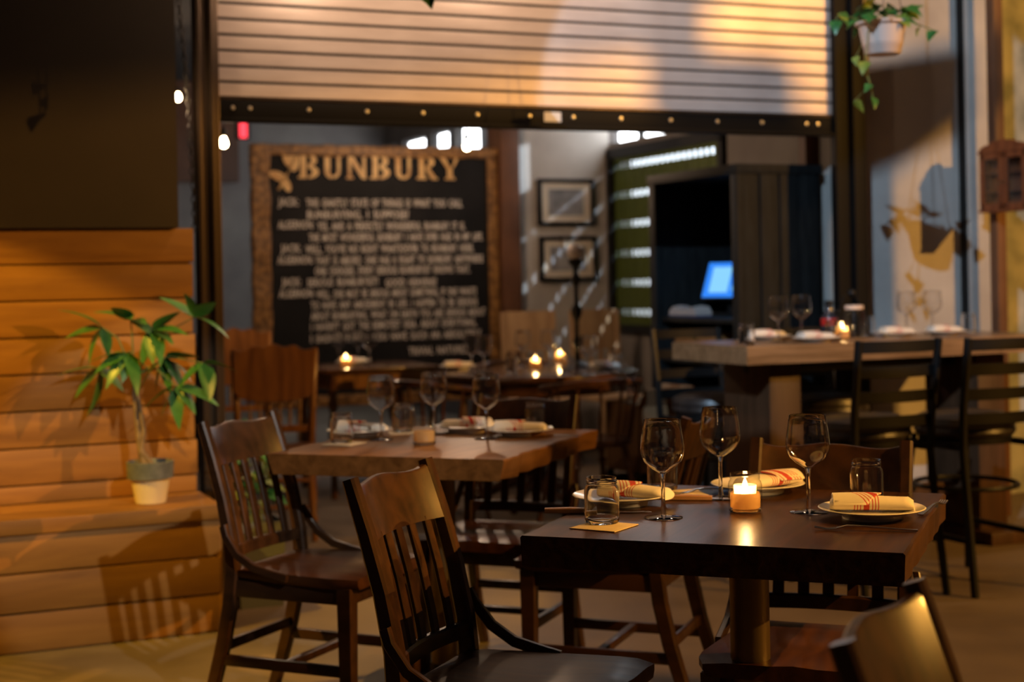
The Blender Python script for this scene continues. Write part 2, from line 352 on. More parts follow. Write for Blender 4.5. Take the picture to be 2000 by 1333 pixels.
# walls of the room behind
struct('wall_right', MB().span((4.66, 6.40, 0), (5.385, 6.62, 3.6)), 'concrete', (0, 0, 0), RZ)
struct('trim_2', MB().span((5.385, 6.36, 0), (5.402, 6.62, 3.6)), 'blackm', (0, 0, 0), RZ)
struct('wall_pilaster', MB().span((5.402, 6.33, 0), (5.605, 6.62, 3.6)), 'concrete', (0, 0, 0), RZ)
struct('wall_far_right', MB().span((5.605, 6.75, 0), (9.0, 6.95, 3.6)), 'moss', (0, 0, 0), RZ)
wr = MB()
A2 = 5.2
for p, q in (((A2, 6.62, 0), (A2 + .2, 8.40, 3.3)), ((A2, 8.40, 0), (A2 + .2, 10.08, .86)), ((A2, 8.40, 2.215), (A2 + .2, 10.08, 2.26)), ((A2, 8.40, 2.52), (A2 + .2, 10.08, 3.3)),
             ((A2, 10.08, 0), (A2 + .2, 15.2, 2.05)), ((A2, 10.08, 2.70), (A2 + .2, 15.2, 3.3)), ((A2, 10.08, 2.05), (A2 + .2, 11.85, 2.70))): wr.span(p, q)
for c in (12.36, 13.13, 13.77, 14.62): wr.span((A2, c, 2.05), (A2 + .2, c + .2, 2.70))
struct('wall_side', wr, 'plaster', (0, 0, 0), RZ)
struct('wall_back', MB().span((4.42, 10.06, 0), (A2, 10.16, 3.3)), 'concrete', (0, 0, 0), RZ)
struct('wall_column', MB().span((4.275, 9.94, 0), (4.42, 10.20, 3.3), .006), 'brown', (0, 0, 0), RZ)
struct('wall_far', MB().span((-6, 15.2, 0), (A2 + .2, 15.4, 3.3)), 'plaster', (0, 0, 0), RZ)
struct('trim_3', MB().span((-6, 15.10, 2.30), (3.62, 15.2, 3.3)), 'brown', (0, 0, 0), RZ)
struct('ceiling', MB().span((-6, 6.42, 3.3), (A2 + .2, 15.4, 3.4)), 'ceil', (0, 0, 0), RZ)
struct('wall_dividing', MB().span((-6, 6.42, 0), (1.30, 6.56, 1.35)), 'darkwall', (0, 0, 0), RZ)
struct('wall_side_brick', MB().span((4.60, 6.66, 0), (5.19, 6.72, 2.4)), 'brown', (0, 0, 0), RZ)
# clerestory panes (daylit glass)
for i, (c0, c1) in enumerate(((11.86, 12.35), (12.57, 13.12), (13.34, 13.76), (13.98, 14.61))):
    w = struct('window_%d' % (i + 2), MB().span((A2 + .06, c0, 2.06), (A2 + .08, c1, 2.69)), 'daylight', (0, 0, 0), RZ)
    f = MB()
    for p, q in (((A2 + .02, c0, 2.05), (A2 + .09, c0 + .02, 2.70)), ((A2 + .02, c1 - .02, 2.05), (A2 + .09, c1, 2.70)), ((A2 + .02, c0, 2.05), (A2 + .09, c1, 2.075)), ((A2 + .02, c0, 2.675), (A2 + .09, c1, 2.70))): f.span(p, q)
    part('window_frame', f, 'blackm', w)
w = struct('window_6', MB().span((A2 + .06, 8.9, 2.27), (A2 + .08, 10.0, 2.51)), 'daylight', (0, 0, 0), RZ)
part('window_frame', MB().span((A2 + .02, 8.86, 2.26), (A2 + .10, 8.9, 2.52)).span((A2 + .02, 9.60, 2.26), (A2 + .10, 9.64, 2.52)), 'blackm', w)
# slotted screen window in the side wall
win = MB(); fr = ((8.42, 8.48), (9.99, 10.05))
for c0, c1 in fr: win.span((A2 - .03, c0, .86), (A2 + .06, c1, 2.215))
win.span((A2 - .03, 8.42, 2.14), (A2 + .06, 10.05, 2.215)); win.span((A2 - .03, 8.42, .86), (A2 + .06, 10.05, .92))
WN = struct('window_1', win, 'blackm', (0, 0, 0), RZ)
rows = [2.11 - .215 * k for k in range(6)]
for k, z in enumerate(rows):
    zb = z - .046
    bars = MB(); n = 20
    for j in range(n + 1): cc = 8.48 + 1.51 * j / n; bars.span((A2 + .008, cc - .017, zb - .002), (A2 + .014, cc + .017, z + .002))
    o = part('slot_bars', bars, 'green', WN); o['kind'] = 'stuff'
    ztop = zb; zlo = (rows[k + 1] if k < 5 else .92)
    bd = MB()
    for j in range(n): c0 = 8.48 + 1.51 * j / n; bd.span((A2 + .006 + .003 * (j % 2), c0, zlo), (A2 + .013 + .003 * (j % 2), c0 + 1.51 / n, ztop))
    part('screen_band', bd, 'green', WN)
part('screen_band', MB().span((A2 + .006, 8.48, rows[0]), (A2 + .014, 9.99, 2.14)), 'green', WN)
# white reflector wall added outside the slotted window to make the slots bright
struct('wall_reflector', MB().span((6.7, 7.6, 0), (6.9, 15.5, 3.2)), 'screenwhite', (0, 0, 0), RZ)
lamp('AREA', 'yard_daylight', W(6.0, 11.6, 3.6), 420, (.75, .88, 1), W(6.7, 11.8, 1.2), 2.4)
lamp('SPOT', 'yard_sun', W(6.14, 7.2, 2.75), 520, (.72, .86, 1), W(4.8, 10.05, 1.5), .010, 55)

# ================================================================== ROLLER SHUTTER
SH = thing('roller_shutter', 'half-raised metal roller shutter with pale slats above the dining room opening', 'shutter', W(0, 0), RZ)
SA0, SA1, SZ = 1.405, 4.60, 1.963
PITCH = .0662
slat_me = MB()
prof = [(.004, .0030), (-.0035, .0035), (-.0050, .0055), (-.0056, .031), (-.0050, .0565), (-.0035, .0585), (.004, .0592)]
slat_me.loft([[(SA0, CSH + y, z) for y, z in prof], [((SA0 + SA1) / 2, CSH + y, z) for y, z in prof], [(SA1, CSH + y, z) for y, z in prof]])
sme = slat_me.mesh('slat', 'slat', 4); joint = MB().span((SA0, CSH + .002, -.0075), (SA1, CSH + .010, .0045)).mesh('slat_joint', 'blackm')
zb0 = SZ + .092
for k in range(16):
    o = put('slat', sme, SH, (0, 0, zb0 + k * PITCH)); put('slat_joint', joint, o)
part('bottom_bar', MB().span((SA0, CSH - .022, SZ), (SA1, CSH + .022, SZ + .078), .004).span((SA0, CSH - .04, SZ - .012), (SA1, CSH + .04, SZ + .004), .003), 'bar', SH)
part('bar_flange', MB().span((SA0, CSH - .024, SZ + .080), (SA1, CSH + .012, SZ + .094), .003), 'post', SH)
bolt_me = MB().lathe([(.0001, .006), (.008, .005), (.010, 0), (.010, -.004)], seg=12)
bolt_me.v = [(x, -z, y) for x, y, z in bolt_me.v]; bme = bolt_me.mesh('bolt', 'steel')
for px in (452, 486, 600, 713, 822, 928, 1030, 1115, 1208, 1305, 1396, 1483, 1570, 1592):
    a = onc(px, 215, CSH).x; put('bolt', bme, SH, (a, CSH - .022, SZ + .045))
a = onc(1075, 220, CSH).x
part('sticker', MB().span((a - .042, CSH - .024, SZ + .022), (a + .042, CSH - .021, SZ + .066)), 'paper', SH, 'pale paper sticker')
part('guide_rail', MB().span((4.585, 6.22, 0), (4.66, 6.42, 3.6), .005).span((4.50, 6.25, 0), (4.587, 6.285, 3.6), .004), 'bar', SH, 'black guide rail')
# hoist chain hanging beside the post
ch = MB(); p0, p1 = Vector((1.175, 6.02, 2.75)), Vector((1.262, 6.03, 1.50)); n = 46
for i in range(n):
    t = i / (n - 1); p = p0.lerp(p1, t) + Vector((.018 * math.sin(t * 3.1), 0, 0)); e = Vector((1, 0, 0)) if i % 2 else Vector((0, 1, 0))
    ring = [p + e * .008 * math.cos(2 * math.pi * k / 10) + Vector((0, 0, .018 * math.sin(2 * math.pi * k / 10))) for k in range(10)]
    loops = []
    for k in range(10):
        c = ring[k]; out = (c - p).normalized(); nn = Vector((0, 1, 0)) if i % 2 else Vector((1, 0, 0))
        loops.append([c + .0035 * (math.cos(q * math.pi / 2) * out + math.sin(q * math.pi / 2) * nn) for q in range(4)])
    ch.loft(loops, False, True)
solo('hoist_chain', ch, 'rope', 'dark steel hoist chain hanging in the gap beside the post', 'chain', (0, 0, 0), RZ)

# ================================================================== CHAIRS
def make_slat_chair(label, loc, rz):
    t = thing('slat_back_chair', label, 'chair', loc, rz, 'dark slat-back chairs at the wooden tables')
    s = MB(); loops = []
    for i in range(11):
        x = -.205 + .425 * i / 10; w = .185 + .030 * min(1, i / 8) - (.022 if i == 10 else (.004 if i == 9 else 0)); tp = .452 - (.004 if i in (0, 10) else 0)
        row = []
        for j in range(9):
            y = -w + 2 * w * j / 8; sc = .010 * max(0, 1 - (y / w) ** 2) * math.exp(-((x + .02) / .13) ** 2) - (.004 * math.exp(-(y / .03) ** 2) if x > .08 else 0)
            row.append((x, y, tp - sc - (.005 if j in (0, 8) else 0)))
        row += [(x, w, .430), (x, w - .010, .416), (x, -w + .010, .416), (x, -w, .430)]; loops.append(row)
    part('seat', s.loft(loops), 'seatw', t)
    post = [(-.318, 0), (-.282, .10), (-.245, .22), (-.218, .34), (-.206, .44), (-.212, .52), (-.236, .64), (-.270, .76), (-.305, .868)]
    for sg_ in (-1, 1):
        y = .178 * sg_
        part('back_post', MB().strip([(x, y, z) for x, z in post], .030, [.034, .038, .042, .044, .044, .040, .036, .033, .028], (0, 1, 0)), 'chair', t)
        part('front_leg', MB().loft([[(x0 + .178 + dx, y0 + .178 * sg_ * 1.02, z) for dx, x0, y0 in ((0, -h, -h), (0, h, -h), (0, h, h), (0, -h, h))] for z, h in ((0, .015), (.01, .0165), (.2, .019), (.418, .0215))]), 'chair', t)
        br = [(-.218, .205 * sg_, .575), (-.205, .212 * sg_, .545), (-.165, .215 * sg_, .495), (-.11, .214 * sg_, .462), (-.05, .212 * sg_, .448), (.0, .210 * sg_, .438)]
        part('side_brace', MB().strip(br, .016, .024, (0, 1, 0)), 'chair', t)
        part('side_apron', MB().span((-.20, y - .010, .368), (.165, y + .010, .417), .003), 'chair', t)
        part('side_stretcher', MB().span((-.255, y - .009, .165), (.168, y + .009, .197), .003), 'chair', t)
    part('front_apron', MB().span((.165, -.165, .368), (.186, .165, .417), .003), 'chair', t)
    part('rear_apron', MB().span((-.214, -.165, .368), (-.196, .165, .417), .003), 'chair', t)
    part('cross_stretcher', MB().span((-.045, -.172, .172), (-.020, .172, .194), .003), 'chair', t)
    part('rear_stretcher', MB().span((-.250, -.165, .205), (-.234, .165, .235), .003), 'chair', t)
    def rail(z0, z1f, x0, x1, bow, th, ny=13, half=.166):
        ls = []
        for j in range(ny):
            y = -half + 2 * half * j / (ny - 1); q = 1 - (y / half) ** 2; z1 = z1f(y / half); bw = -bow * q
            ls.append([(x0 + bw - th / 2, y, z0), (x0 + bw + th / 2, y, z0), (x1 + bw + th / 2, y, z1 - .005), (x1 + bw + th / 2 - .005, y, z1), (x1 + bw - th / 2 + .005, y, z1), (x1 + bw - th / 2, y, z1 - .005)])
        return MB().loft(ls)
    part('top_rail', rail(.742, lambda u: .846 + .022 * abs(u) ** 3 + .010 * math.cos(u * 3.1), -.262, -.300, .030, .020), 'chair', t)
    part('lower_rail', rail(.478, lambda u: .512, -.204, -.207, .024, .020), 'chair', t)
    for j in range(5):
        y = -.116 + .058 * j; bow = .027 * (1 - (y / .166) ** 2)
        part('slat', MB().strip([(-.206 - bow, y, .505), (-.216 - bow, y, .56), (-.236 - bow, y, .65), (-.264 - bow, y, .75)], .027, .011, (0, 1, 0)), 'chair', t)
    return t
TH = R(-21.1)
ct, st = math.cos(TH), math.sin(TH)
def tl(c, x, y): return Vector((c[0] + ct * x - st * y, c[1] + st * x + ct * y, 0))
T1C = Vector((.494, 3.24)); T2C = Vector((-.235, 4.81))
chA = make_slat_chair('glossy dark slat-back chair in the foreground left of the candlelit table', (.012, 3.14, 0), R(-22))
dup(chA, (-.56, 4.46, 0), R(-25), 'dark slat-back chair beside the plank bench, left of the middle table')
dup(chA, (.705, 1.672, 0), R(-27), 'gold-lit dark chair back rising at the lower right corner of the photo')
dup(chA, tl(T2C, .10, .20), TH + R(-90), 'dark slat-back chair tucked into the far side of the middle table')
dup(chA, (.265, 4.56, 0), R(159), 'dark slat-back chair between the middle table and the candlelit table, facing left')
dup(chA, tl(T1C, .10, .17), TH + R(-90), 'dark slat-back chair tucked into the far side of the candlelit table')

def turn(n, r): return [(0, r * .8), (.12, r), (.2, r * .7), (.25, r * 1.15), (.3, r * .7), (.5, r * 1.1), (.7, r * .75), (.75, r * 1.1), (.8, r * .7), (1, r * .8)]
def make_press_chair(label, loc, rz, m, H=.93):
    t = thing('pressed_back_chair', label, 'chair', loc, rz, 'carved oak chairs behind the shutter')
    s = MB(); loops = []
    for i in range(9):
        x = -.2 + .42 * i / 8; w = .19 + .035 * min(1, i / 6) - (.03 if i == 8 else 0)
        loops.append([(x, -w, .428), (x, -w, .448), (x, -w * .5, .445), (x, w * .5, .445), (x, w, .448), (x, w, .428)])
    part('seat', s.loft(loops), m, t)
    for sg_ in (-1, 1):
        part('back_post', MB().tube([(-.30, .19 * sg_, 0), (-.24, .19 * sg_, .2), (-.20, .185 * sg_, .44), (-.225, .195 * sg_, .65), (-.27, .21 * sg_, H - .03), (-.275, .212 * sg_, H)], [.014, .018, .020, .018, .017, .010], 10), m, t)
        part('front_leg', MB().turned((.17, .185 * sg_, .43), (.20, .205 * sg_, 0), turn(0, .020)), m, t)
        for z in (.14, .25): part('side_stretcher', MB().turned((-.255, .19 * sg_, z), (.19, .197 * sg_, z), [(0, .008), (.5, .012), (1, .008)]), m, t)
    for z in (.17, .30): part('front_stretcher', MB().turned((.187, -.20, z), (.187, .20, z), [(0, .009), (.3, .013), (.5, .010), (.7, .013), (1, .009)]), m, t)
    top = []
    for j in range(33):
        u = -1 + j / 16; y = .205 * u
        top.append((y, H - .012 + .030 * math.cos(u * math.pi * .5) + .008 * math.cos(u * math.pi * 4)))
    bot = [(.205 * u, .66 + .035 * abs(u) ** 3 + .02 * (abs(u) > .9)) for u in [1 - j / 8 for j in range(17)]]
    M = Matrix(((0, 1, -0.15, -.105), (1, 0, 0, 0), (0, 0, 1, 0), (0, 0, 0, 1)))
    part('crest_panel', MB().prism(top + bot, -.011, .011, M), m, t)
    part('lower_rail', MB().span((-.225, -.185, .50), (-.205, .185, .535), .003), m, t)
    for j in range(6):
        y = -.125 + .05 * j; part('spindle', MB().turned((-.215, y, .53), (-.235, y * 1.05, .68), [(0, .006), (.3, .009), (.5, .006), (.7, .009), (1, .006)], 8), m, t)
    return t
pcA = make_press_chair('brown carved-crest oak chair behind the middle table, facing the camera', (-1.215, 7.62, 0), R(-84), 'oak')
make_press_chair('lighter honey oak chair behind the brown carved-crest chair', (-1.64, 8.95, 0), R(-78), 'oak', .98)

def make_windsor(label, loc, rz):
    t = thing('captain_chair', label, 'chair', loc, rz, 'brown spindle chairs around the round table'); m = 'oakd'
    part('seat', MB().loft([[(.21 * k * math.cos(q), .215 * k * math.sin(q), z) for q in [2 * math.pi * i / 20 for i in range(20)]] for k, z in ((.9, .415), (1, .425), (1, .44), (.93, .452))]), m, t)
    path = []
    for i in range(17):
        q = R(70) + R(220) * i / 16; path.append((-.02 + .235 * math.cos(q), .25 * math.sin(q), .70 + .05 * math.cos((i - 8) / 8 * 1.5)))
    part('arm_rail', MB().strip(path, .028, .045, (0, 0, 1)), m, t)
    for i in range(1, 16, 2):
        p = path[i]; part('spindle', MB().turned((p[0] * .82, p[1] * .80, .445), (p[0], p[1], p[2] - .01), [(0, .008), (.4, .011), (.6, .007), (1, .008)], 8), m, t)
    for sx in (-1, 1):
        for sy in (-1, 1): part('leg', MB().turned((.12 * sx, .13 * sy, .42), (.20 * sx, .20 * sy, 0), turn(0, .018)), m, t)
        part('stretcher', MB().turned((-.165, .168 * sx, .16), (.165, .168 * sx, .16), [(0, .008), (.5, .013), (1, .008)]), m, t)
    part('cross_stretcher', MB().turned((0, -.168, .16), (0, .168, .16), [(0, .008), (.5, .013), (1, .008)]), m, t)
    return t
RT = Vector((.115, 8.42))
wA = make_windsor('brown spindle-back chair at the near right of the round table', (.38, 7.76, 0), R(115))
dup(wA, (-.42, 7.98, 0), R(38), 'brown spindle-back chair at the near left of the round table')
dup(wA, (.02, 9.27, 0), R(-84), 'brown spindle-back chair at the far side of the round table')

def make_tan(label, loc, rz):
    t = thing('tan_chair', label, 'chair', loc, rz, 'tan wooden chairs by the picture wall')
    for sg_ in (-1, 1):
        part('back_post', MB().strip([(-.21, .185 * sg_, 0), (-.19, .185 * sg_, .45), (-.22, .185 * sg_, 1.04)], .032, .034, (0, 1, 0)), 'tan', t)
        part('front_leg', MB().span((.16, .185 * sg_ - .018, 0), (.196, .185 * sg_ + .018, .43), .003), 'tan', t)
        part('side_stretcher', MB().span((-.19, .185 * sg_ - .009, .18), (.17, .185 * sg_ + .009, .21)), 'tan', t)
    part('seat', MB().span((-.20, -.205, .43), (.215, .205, .46), .006), 'tan', t)
    part('back_panel', MB().strip([(-.207, 0, .77), (-.215, 0, .90), (-.222, 0, 1.045)], .345, .022, (0, 1, 0)), 'tan', t)
    for j in range(4): part('slat', MB().strip([(-.195, -.12 + .08 * j, .46), (-.208, -.12 + .08 * j, .775)], .030, .014, (0, 1, 0)), 'tan', t)
    part('front_apron', MB().span((.165, -.17, .37), (.185, .17, .43)), 'tan', t)
    return t
p = onc(1065, 612, 9.25); q = onc(1198, 612, 9.25)
tA = make_tan('tan wooden chair below the framed pictures, nearer the brown column', W(p.x, 9.35), RZ + R(-94))
dup(tA, W(q.x, 9.28), RZ + R(-84), 'tan wooden chair in front of the slotted green window')

# ================================================================== TABLES
def make_slab_table(name, label, c, m, hx=.372, hy=.388, th=.062, leg='brass', live=.002):
    t = thing(name, label, 'table', (c[0], c[1], 0), TH)
    ls = []; n = 23
    for j in range(n):                                       # live edges along the grain: wavy top line, rougher underside
        y = -hy + 2 * hy * j / (n - 1); e = live
        w1 = hx + e * (.5 * math.sin(j * .9) + .35 * math.sin(j * 2.3 + 1)); w0 = -hx - e * (.5 * math.sin(j * 1.1 + 2) + .3 * math.sin(j * 2.0))
        b1 = w1 - e * (1.2 + .9 * math.sin(j * 1.7)); b0 = w0 + e * (1.2 + .9 * math.sin(j * 1.4 + .5))
        ls.append([(w0 + .004, y, .76), (w0, y, .756), (b0, y, .76 - th + .004), (b0 + .004, y, .76 - th), (b1 - .004, y, .76 - th), (b1, y, .76 - th + .004), (w1, y, .756), (w1 - .004, y, .76)])
    part('table_top', MB().loft(ls), m, t)
    part('column', MB().lathe([(.042, .012), (.042, .69)], seg=32), leg, t)
    part('mounting_plate', MB().span((-.16, -.16, .690), (.16, .16, .698)), 'blackm', t)
    part('base_plate', MB().lathe([(.26, 0), (.26, .006), (.10, .016), (.05, .03), (.045, .06)], seg=36), 'blackm', t)
    return t
make_slab_table('slab_table', 'dark thick-slab table in the foreground set with a lit candle', T1C, 'slab')
make_slab_table('slab_table', 'honey brown thick-slab table in the middle, behind the foreground chair', T2C, 'slab2', .378, .425, live=.011)
# counter-height table at right
HT = thing('counter_table', 'tall rough-sawn wooden table on block legs at the right', 'table', W(0, 0), RZ)
HZT = .965
h = MB(); ls = []
for j in range(15):
    x = 3.462 + 1.72 * j / 14; w0 = 5.462 + .004 * math.sin(j * 1.7); w1 = 6.10 + .004 * math.sin(j)
    ls.append([(x, w0 + .005, HZT), (x, w0, HZT - .005), (x, w0 + .002, HZT - .078), (x, w1, HZT - .078), (x, w1, HZT - .005), (x, w1 - .005, HZT)])
part('table_top', h.loft(ls), 'barwood', HT)
for a in (3.66, 4.80):
    part('block_leg', MB().span((a, 5.60, .06), (a + .16, 5.98, HZT - .079), .006), 'barleg', HT)
    part('foot', MB().span((a - .02, 5.50, 0), (a + .18, 6.08, .06), .006), 'barleg', HT)
part('foot_rail', MB().span((3.82, 5.76, .20), (4.80, 5.82, .27), .004), 'barleg', HT)
part('under_rail', MB().span((3.66, 5.76, HZT - .14), (4.96, 5.82, HZT - .079), .004), 'blackm', HT)

def make_stool(label, loc, rz):
    t = thing('ladder_back_stool', label, 'stool', loc, rz, 'black ladder-back stools at the tall table'); m = 'blackm'
    part('cushion', MB().lathe([(.15, .600), (.192, .606), (.203, .622), (.198, .640), (.203, .652), (.196, .676), (.16, .692), (.09, .699), (.0005, .700)], seg=36), 'vinyl', t)
    part('seat_ring', MB().lathe([(.165, .575), (.185, .575), (.185, .603), (.165, .603)], seg=32), m, t)
    for sg_ in (-1, 1):
        y = .185 * sg_
        part('back_post', MB().strip([(-.275, y * 1.05, 0), (-.235, y, .30), (-.205, y * .98, .56), (-.215, y, .72), (-.258, y * 1.03, 1.005)], .024, .030, (0, 1, 0)), m, t)
        part('front_leg', MB().strip([(.225, y * 1.05, 0), (.15, y * .72, .60)], .022, .022, (0, 1, 0)), m, t)
        part('side_rail', MB().span((-.215, y * .95 - .008, .56), (.15, y * .95 + .008, .585)), m, t)
        part('side_stretcher', MB().span((-.245, y - .008, .20), (.20, y + .008, .222)), m, t)
    ring = [(.205 * math.cos(2 * math.pi * k / 28), .205 * math.sin(2 * math.pi * k / 28), .40) for k in range(28)]
    loops = []
    for k in range(28):
        c = Vector(ring[k]); o = Vector((c.x, c.y, 0)).normalized()
        loops.append([c + .010 * (math.cos(q * R(60)) * o + math.sin(q * R(60)) * Vector((0, 0, 1))) for q in range(6)])
    part('foot_ring', MB().loft(loops, False, True), m, t)
    for k in range(4):
        z = .985 - .098 * k; x0 = -.252 + .014 * k
        part('ladder_slat', MB().strip([(x0 - .030 * (1 - u * u), .178 * u, z - .006) for u in [-1 + i / 6 for i in range(13)]], .046, .009, (0, 0, 1)), m, t)
    return t
# stool local +x points to the table (room +c)
def stool_at(a, c): return W(a, c)
sA = make_stool('black ladder-back stool nearest the candlelit table, at the tall table', W(3.735, 5.06), RZ + R(90))
dup(sA, W(4.165, 4.945), RZ + R(90), 'black ladder-back stool cut off by the right edge of the photo')
dup(sA, W(3.84, 6.37), RZ + R(-90), 'black ladder-back stool half hidden behind the left end of the tall table')
dup(sA, W(4.27, 6.05), RZ + R(-90), 'black ladder-back stool on the far side of the tall table')

# round table
t = thing('round_table', 'dark round table with candles behind the shutter opening', 'table', (RT.x, RT.y, 0), RZ)
part('table_top', MB().lathe([(.53, .722), (.57, .728), (.575, .742), (.57, .757), (.54, .76)], seg=56), 'farwood', t)
part('apron', MB().lathe([(.50, .65), (.52, .65), (.52, .722), (.50, .722)], seg=48), 'farwood', t)
part('pedestal', MB().lathe([(.11, .10), (.07, .16), (.05, .24), (.085, .36), (.09, .44), (.05, .54), (.08, .60), (.16, .65)], seg=24), 'farwood', t)
for k in range(4):
    q = k * R(90) + R(45); part('foot', MB().tube([(.05 * math.cos(q), .05 * math.sin(q), .16), (.2 * math.cos(q), .2 * math.sin(q), .12), (.36 * math.cos(q), .36 * math.sin(q), .03)], [.035, .03, .022], 8), 'farwood', t)
# far square table with turned legs
F3 = Vector((-.90, 9.28))
t = thing('far_table', 'small wooden table in front of the chalk lettered board', 'table', (F3.x, F3.y, 0), RZ)
part('table_top', MB().span((-.36, -.36, .735), (.36, .36, .76), .005), 'farwood', t)
for sx in (-1, 1):
    part('side_apron', MB().span((.31 * sx - .01, -.30, .64), (.31 * sx + .01, .30, .735)), 'oak', t)
    part('front_apron', MB().span((-.30, .31 * sx - .01, .64), (.30, .31 * sx + .01, .735)), 'oak', t)
    for sy in (-1, 1): part('leg', MB().turned((.31 * sx, .31 * sy, .735), (.31 * sx, .31 * sy, 0), turn(0, .028)), 'farwood', t)

# ================================================================== TABLEWARE
def make_glass(label, loc, group):
    t = thing('wine_glass', label, 'wine glass', loc, random.random() * 6, group)
    op = [(.0075, .0945), (.014, .0985), (.028, .1075), (.039, .1185), (.0455, .1335), (.0468, .146), (.0448, .165), (.0418, .186), (.0388, .2068)]
    ip = [(r - .0011, z + (.0014 if i_ < 3 else .0004)) for i_, (r, z) in enumerate(op)]
    part('bowl', MB().lathe([(.0005, .0938)] + op + [(.0383, .2076)] + ip[::-1] + [(.0005, .0958)], seg=48, cap=False), 'stemg', t, angle=42)
    part('stem', MB().lathe([(.0055, .002), (.0065, .006), (.0048, .014), (.0042, .04), (.0042, .075), (.0050, .086), (.0068, .0925), (.0070, .0936)], seg=20), 'stemg', t)
    part('foot', MB().lathe([(.0400, .0004), (.0405, .0014), (.0385, .0024), (.016, .0042), (.006, .0065)], seg=44), 'stemg', t)
    return t
def make_jar(label, loc, group, candle=0, lit=False):
    t = thing('candle_jar' if candle else 'jar_tumbler', label, 'candle' if candle else 'jar', loc, random.random() * 6, group)
    prof = [(.0335, .0005), (.0355, .004), (.0362, .012), (.0362, .066), (.0345, .074), (.0315, .0785), (.0312, .081), (.0325, .0825), (.0312, .0845), (.0325, .0865), (.0312, .0885), (.0318, .0925), (.0312, .0945)]
    if candle: prof = [(r, z * .88) for r, z in prof]
    inner = [(r - .0026, z) for r, z in prof[2:]]
    if candle:
        part('jar_wall', MB().lathe(prof, seg=40, cap=False), 'jar', t, angle=60); part('base_disc', MB().lathe([(.0330, .0008), (.0345, .0035), (.0335, .0058), (.025, .0066), (.0005, .0074)], seg=36), 'stemg', t)
    else:
        part('jar_wall', MB().lathe([(.0005, .0016), (.028, .0010)] + prof + inner[::-1] + [(.027, .0075), (.0005, .0090)], seg=44, cap=False), 'stemg', t, angle=48)
    if candle:
        part('wax', MB().lathe([(.0005, .0084), (.029, .0082), (.0318, .0105), (.0322, .034), (.0305, .042)] + ([] if lit else [(.029, .0425), (.0005, .0415)]), seg=32, cap=False), 'wax', t)
        if lit:
            part('cup_candle', MB().lathe([(.0005, .034), (.020, .0345), (.0235, .040), (.0245, .055), (.0235, .058)], seg=24, cap=False), 'wax', t)
            part('flame', MB().lathe([(.0008, .045), (.0050, .050), (.0062, .055), (.0040, .064), (.0005, .073)], seg=12), 'flame', t)
            d = bpy.data.lights.new('candle_light', 'POINT'); d.energy = .8; d.color = (1, .58, .22); d.shadow_soft_size = .006
            l = bpy.data.objects.new('candle_light', d); COL.objects.link(l); l.parent = t; l.location = (0, 0, .0765)
            d2 = bpy.data.lights.new('candle_core_light', 'POINT'); d2.energy = .22; d2.color = (1, .62, .26); d2.shadow_soft_size = .004
            l2 = bpy.data.objects.new('candle_core_light', d2); COL.objects.link(l2); l2.parent = t; l2.location = (.011, 0, .050)
    return t
def make_plate(label, loc, group):
    t = thing('side_plate', label, 'plate', loc, 0, group)
    part('dish', MB().lathe([(.0005, .0085), (.060, .0085), (.072, .011), (.105, .0205), (.1085, .0215), (.1095, .0225), (.107, .0238), (.074, .0150), (.060, .0125), (.0005, .012)], seg=56), 'plate', t)
    part('foot_ring', MB().lathe([(.058, 0), (.060, 0), (.062, .009), (.056, .009)], seg=44), 'plate', t)
    return t
def napkin_mesh():
    s = MB(); loops = []; n = 17
    for i in range(n):
        u = i / (n - 1); x = -.085 + .17 * u; w = .036 * (1 - .12 * u) * (0.80 if i in (0, n - 1) else 1); hh = .030 * (.92 + .10 * math.sin(u * 5)) * (.72 if i in (0, n - 1) else 1)
        lp = []
        for k in range(16):
            q = 2 * math.pi * k / 16; cy = math.copysign(abs(math.cos(q)) ** .75, math.cos(q)) * w; cz = math.copysign(abs(math.sin(q)) ** .85, math.sin(q)) * hh / 2
            if cz > 0: cz *= 1 + .10 * math.sin(3 * q + u * 4)
            lp.append((x + .10 * cy, cy, hh / 2 + max(cz, -hh / 2)))
        loops.append(lp)
    s.loft(loops)
    return s.mesh('napkin_roll', 'napkin', 50, lambda v: ((v.x + .085) / .17, v.y))
def flap_mesh():
    s = MB(); top = []; bot = []
    pts = [(-.080, -.034), (-.012, -.038), (.018, .0), (-.010, .036), (-.078, .036)]
    def zz(x, y): return .0335 * max(.15, (1 - (y / .042) ** 2)) ** .5 + .001
    loops = []
    for i in range(9):
        y = -.037 + .074 * i / 8; xr = .020 - 1.0 * abs(y) * .85; loops.append([(-.080, y, zz(-.08, y)), (-.03, y, zz(0, y) + .0015), (xr, y, zz(xr, y) + .001), (xr, y, zz(xr, y) - .002), (-.03, y, zz(0, y) - .002), (-.080, y, zz(-.08, y) - .003)])
    s.loft(loops); return s.mesh('napkin_flap', 'napkin', 50, lambda v: ((v.x * .8 + v.y * .6 + .085) / .17 * .9, v.y))
NME, FME = napkin_mesh(), flap_mesh()
def make_napkin(label, loc, rz, group):
    t = thing('striped_napkin', label, 'napkin', loc, rz, group)
    put('cloth_roll', NME, t); put('folded_flap', FME, t)
    return t
def make_knife(label, loc, rz, group):
    t = thing('steak_knife', label, 'knife', loc, rz, group)
    part('handle', MB().strip([(-.115, 0, .006), (-.06, 0, .0065), (-.005, 0, .0055)], [.017, .020, .015], [.010, .012, .010], (0, 1, 0)), 'knifewood', t)
    part('blade', MB().loft([[(-.006, -.007, .004), (-.006, .007, .0045), (-.006, .007, .0055)], [(.07, -.008, .0035), (.07, .008, .004), (.07, .008, .005)], [(.115, -.001, .002), (.115, .002, .0025), (.115, .002, .003)]]), 'cutlery', t)
    return t
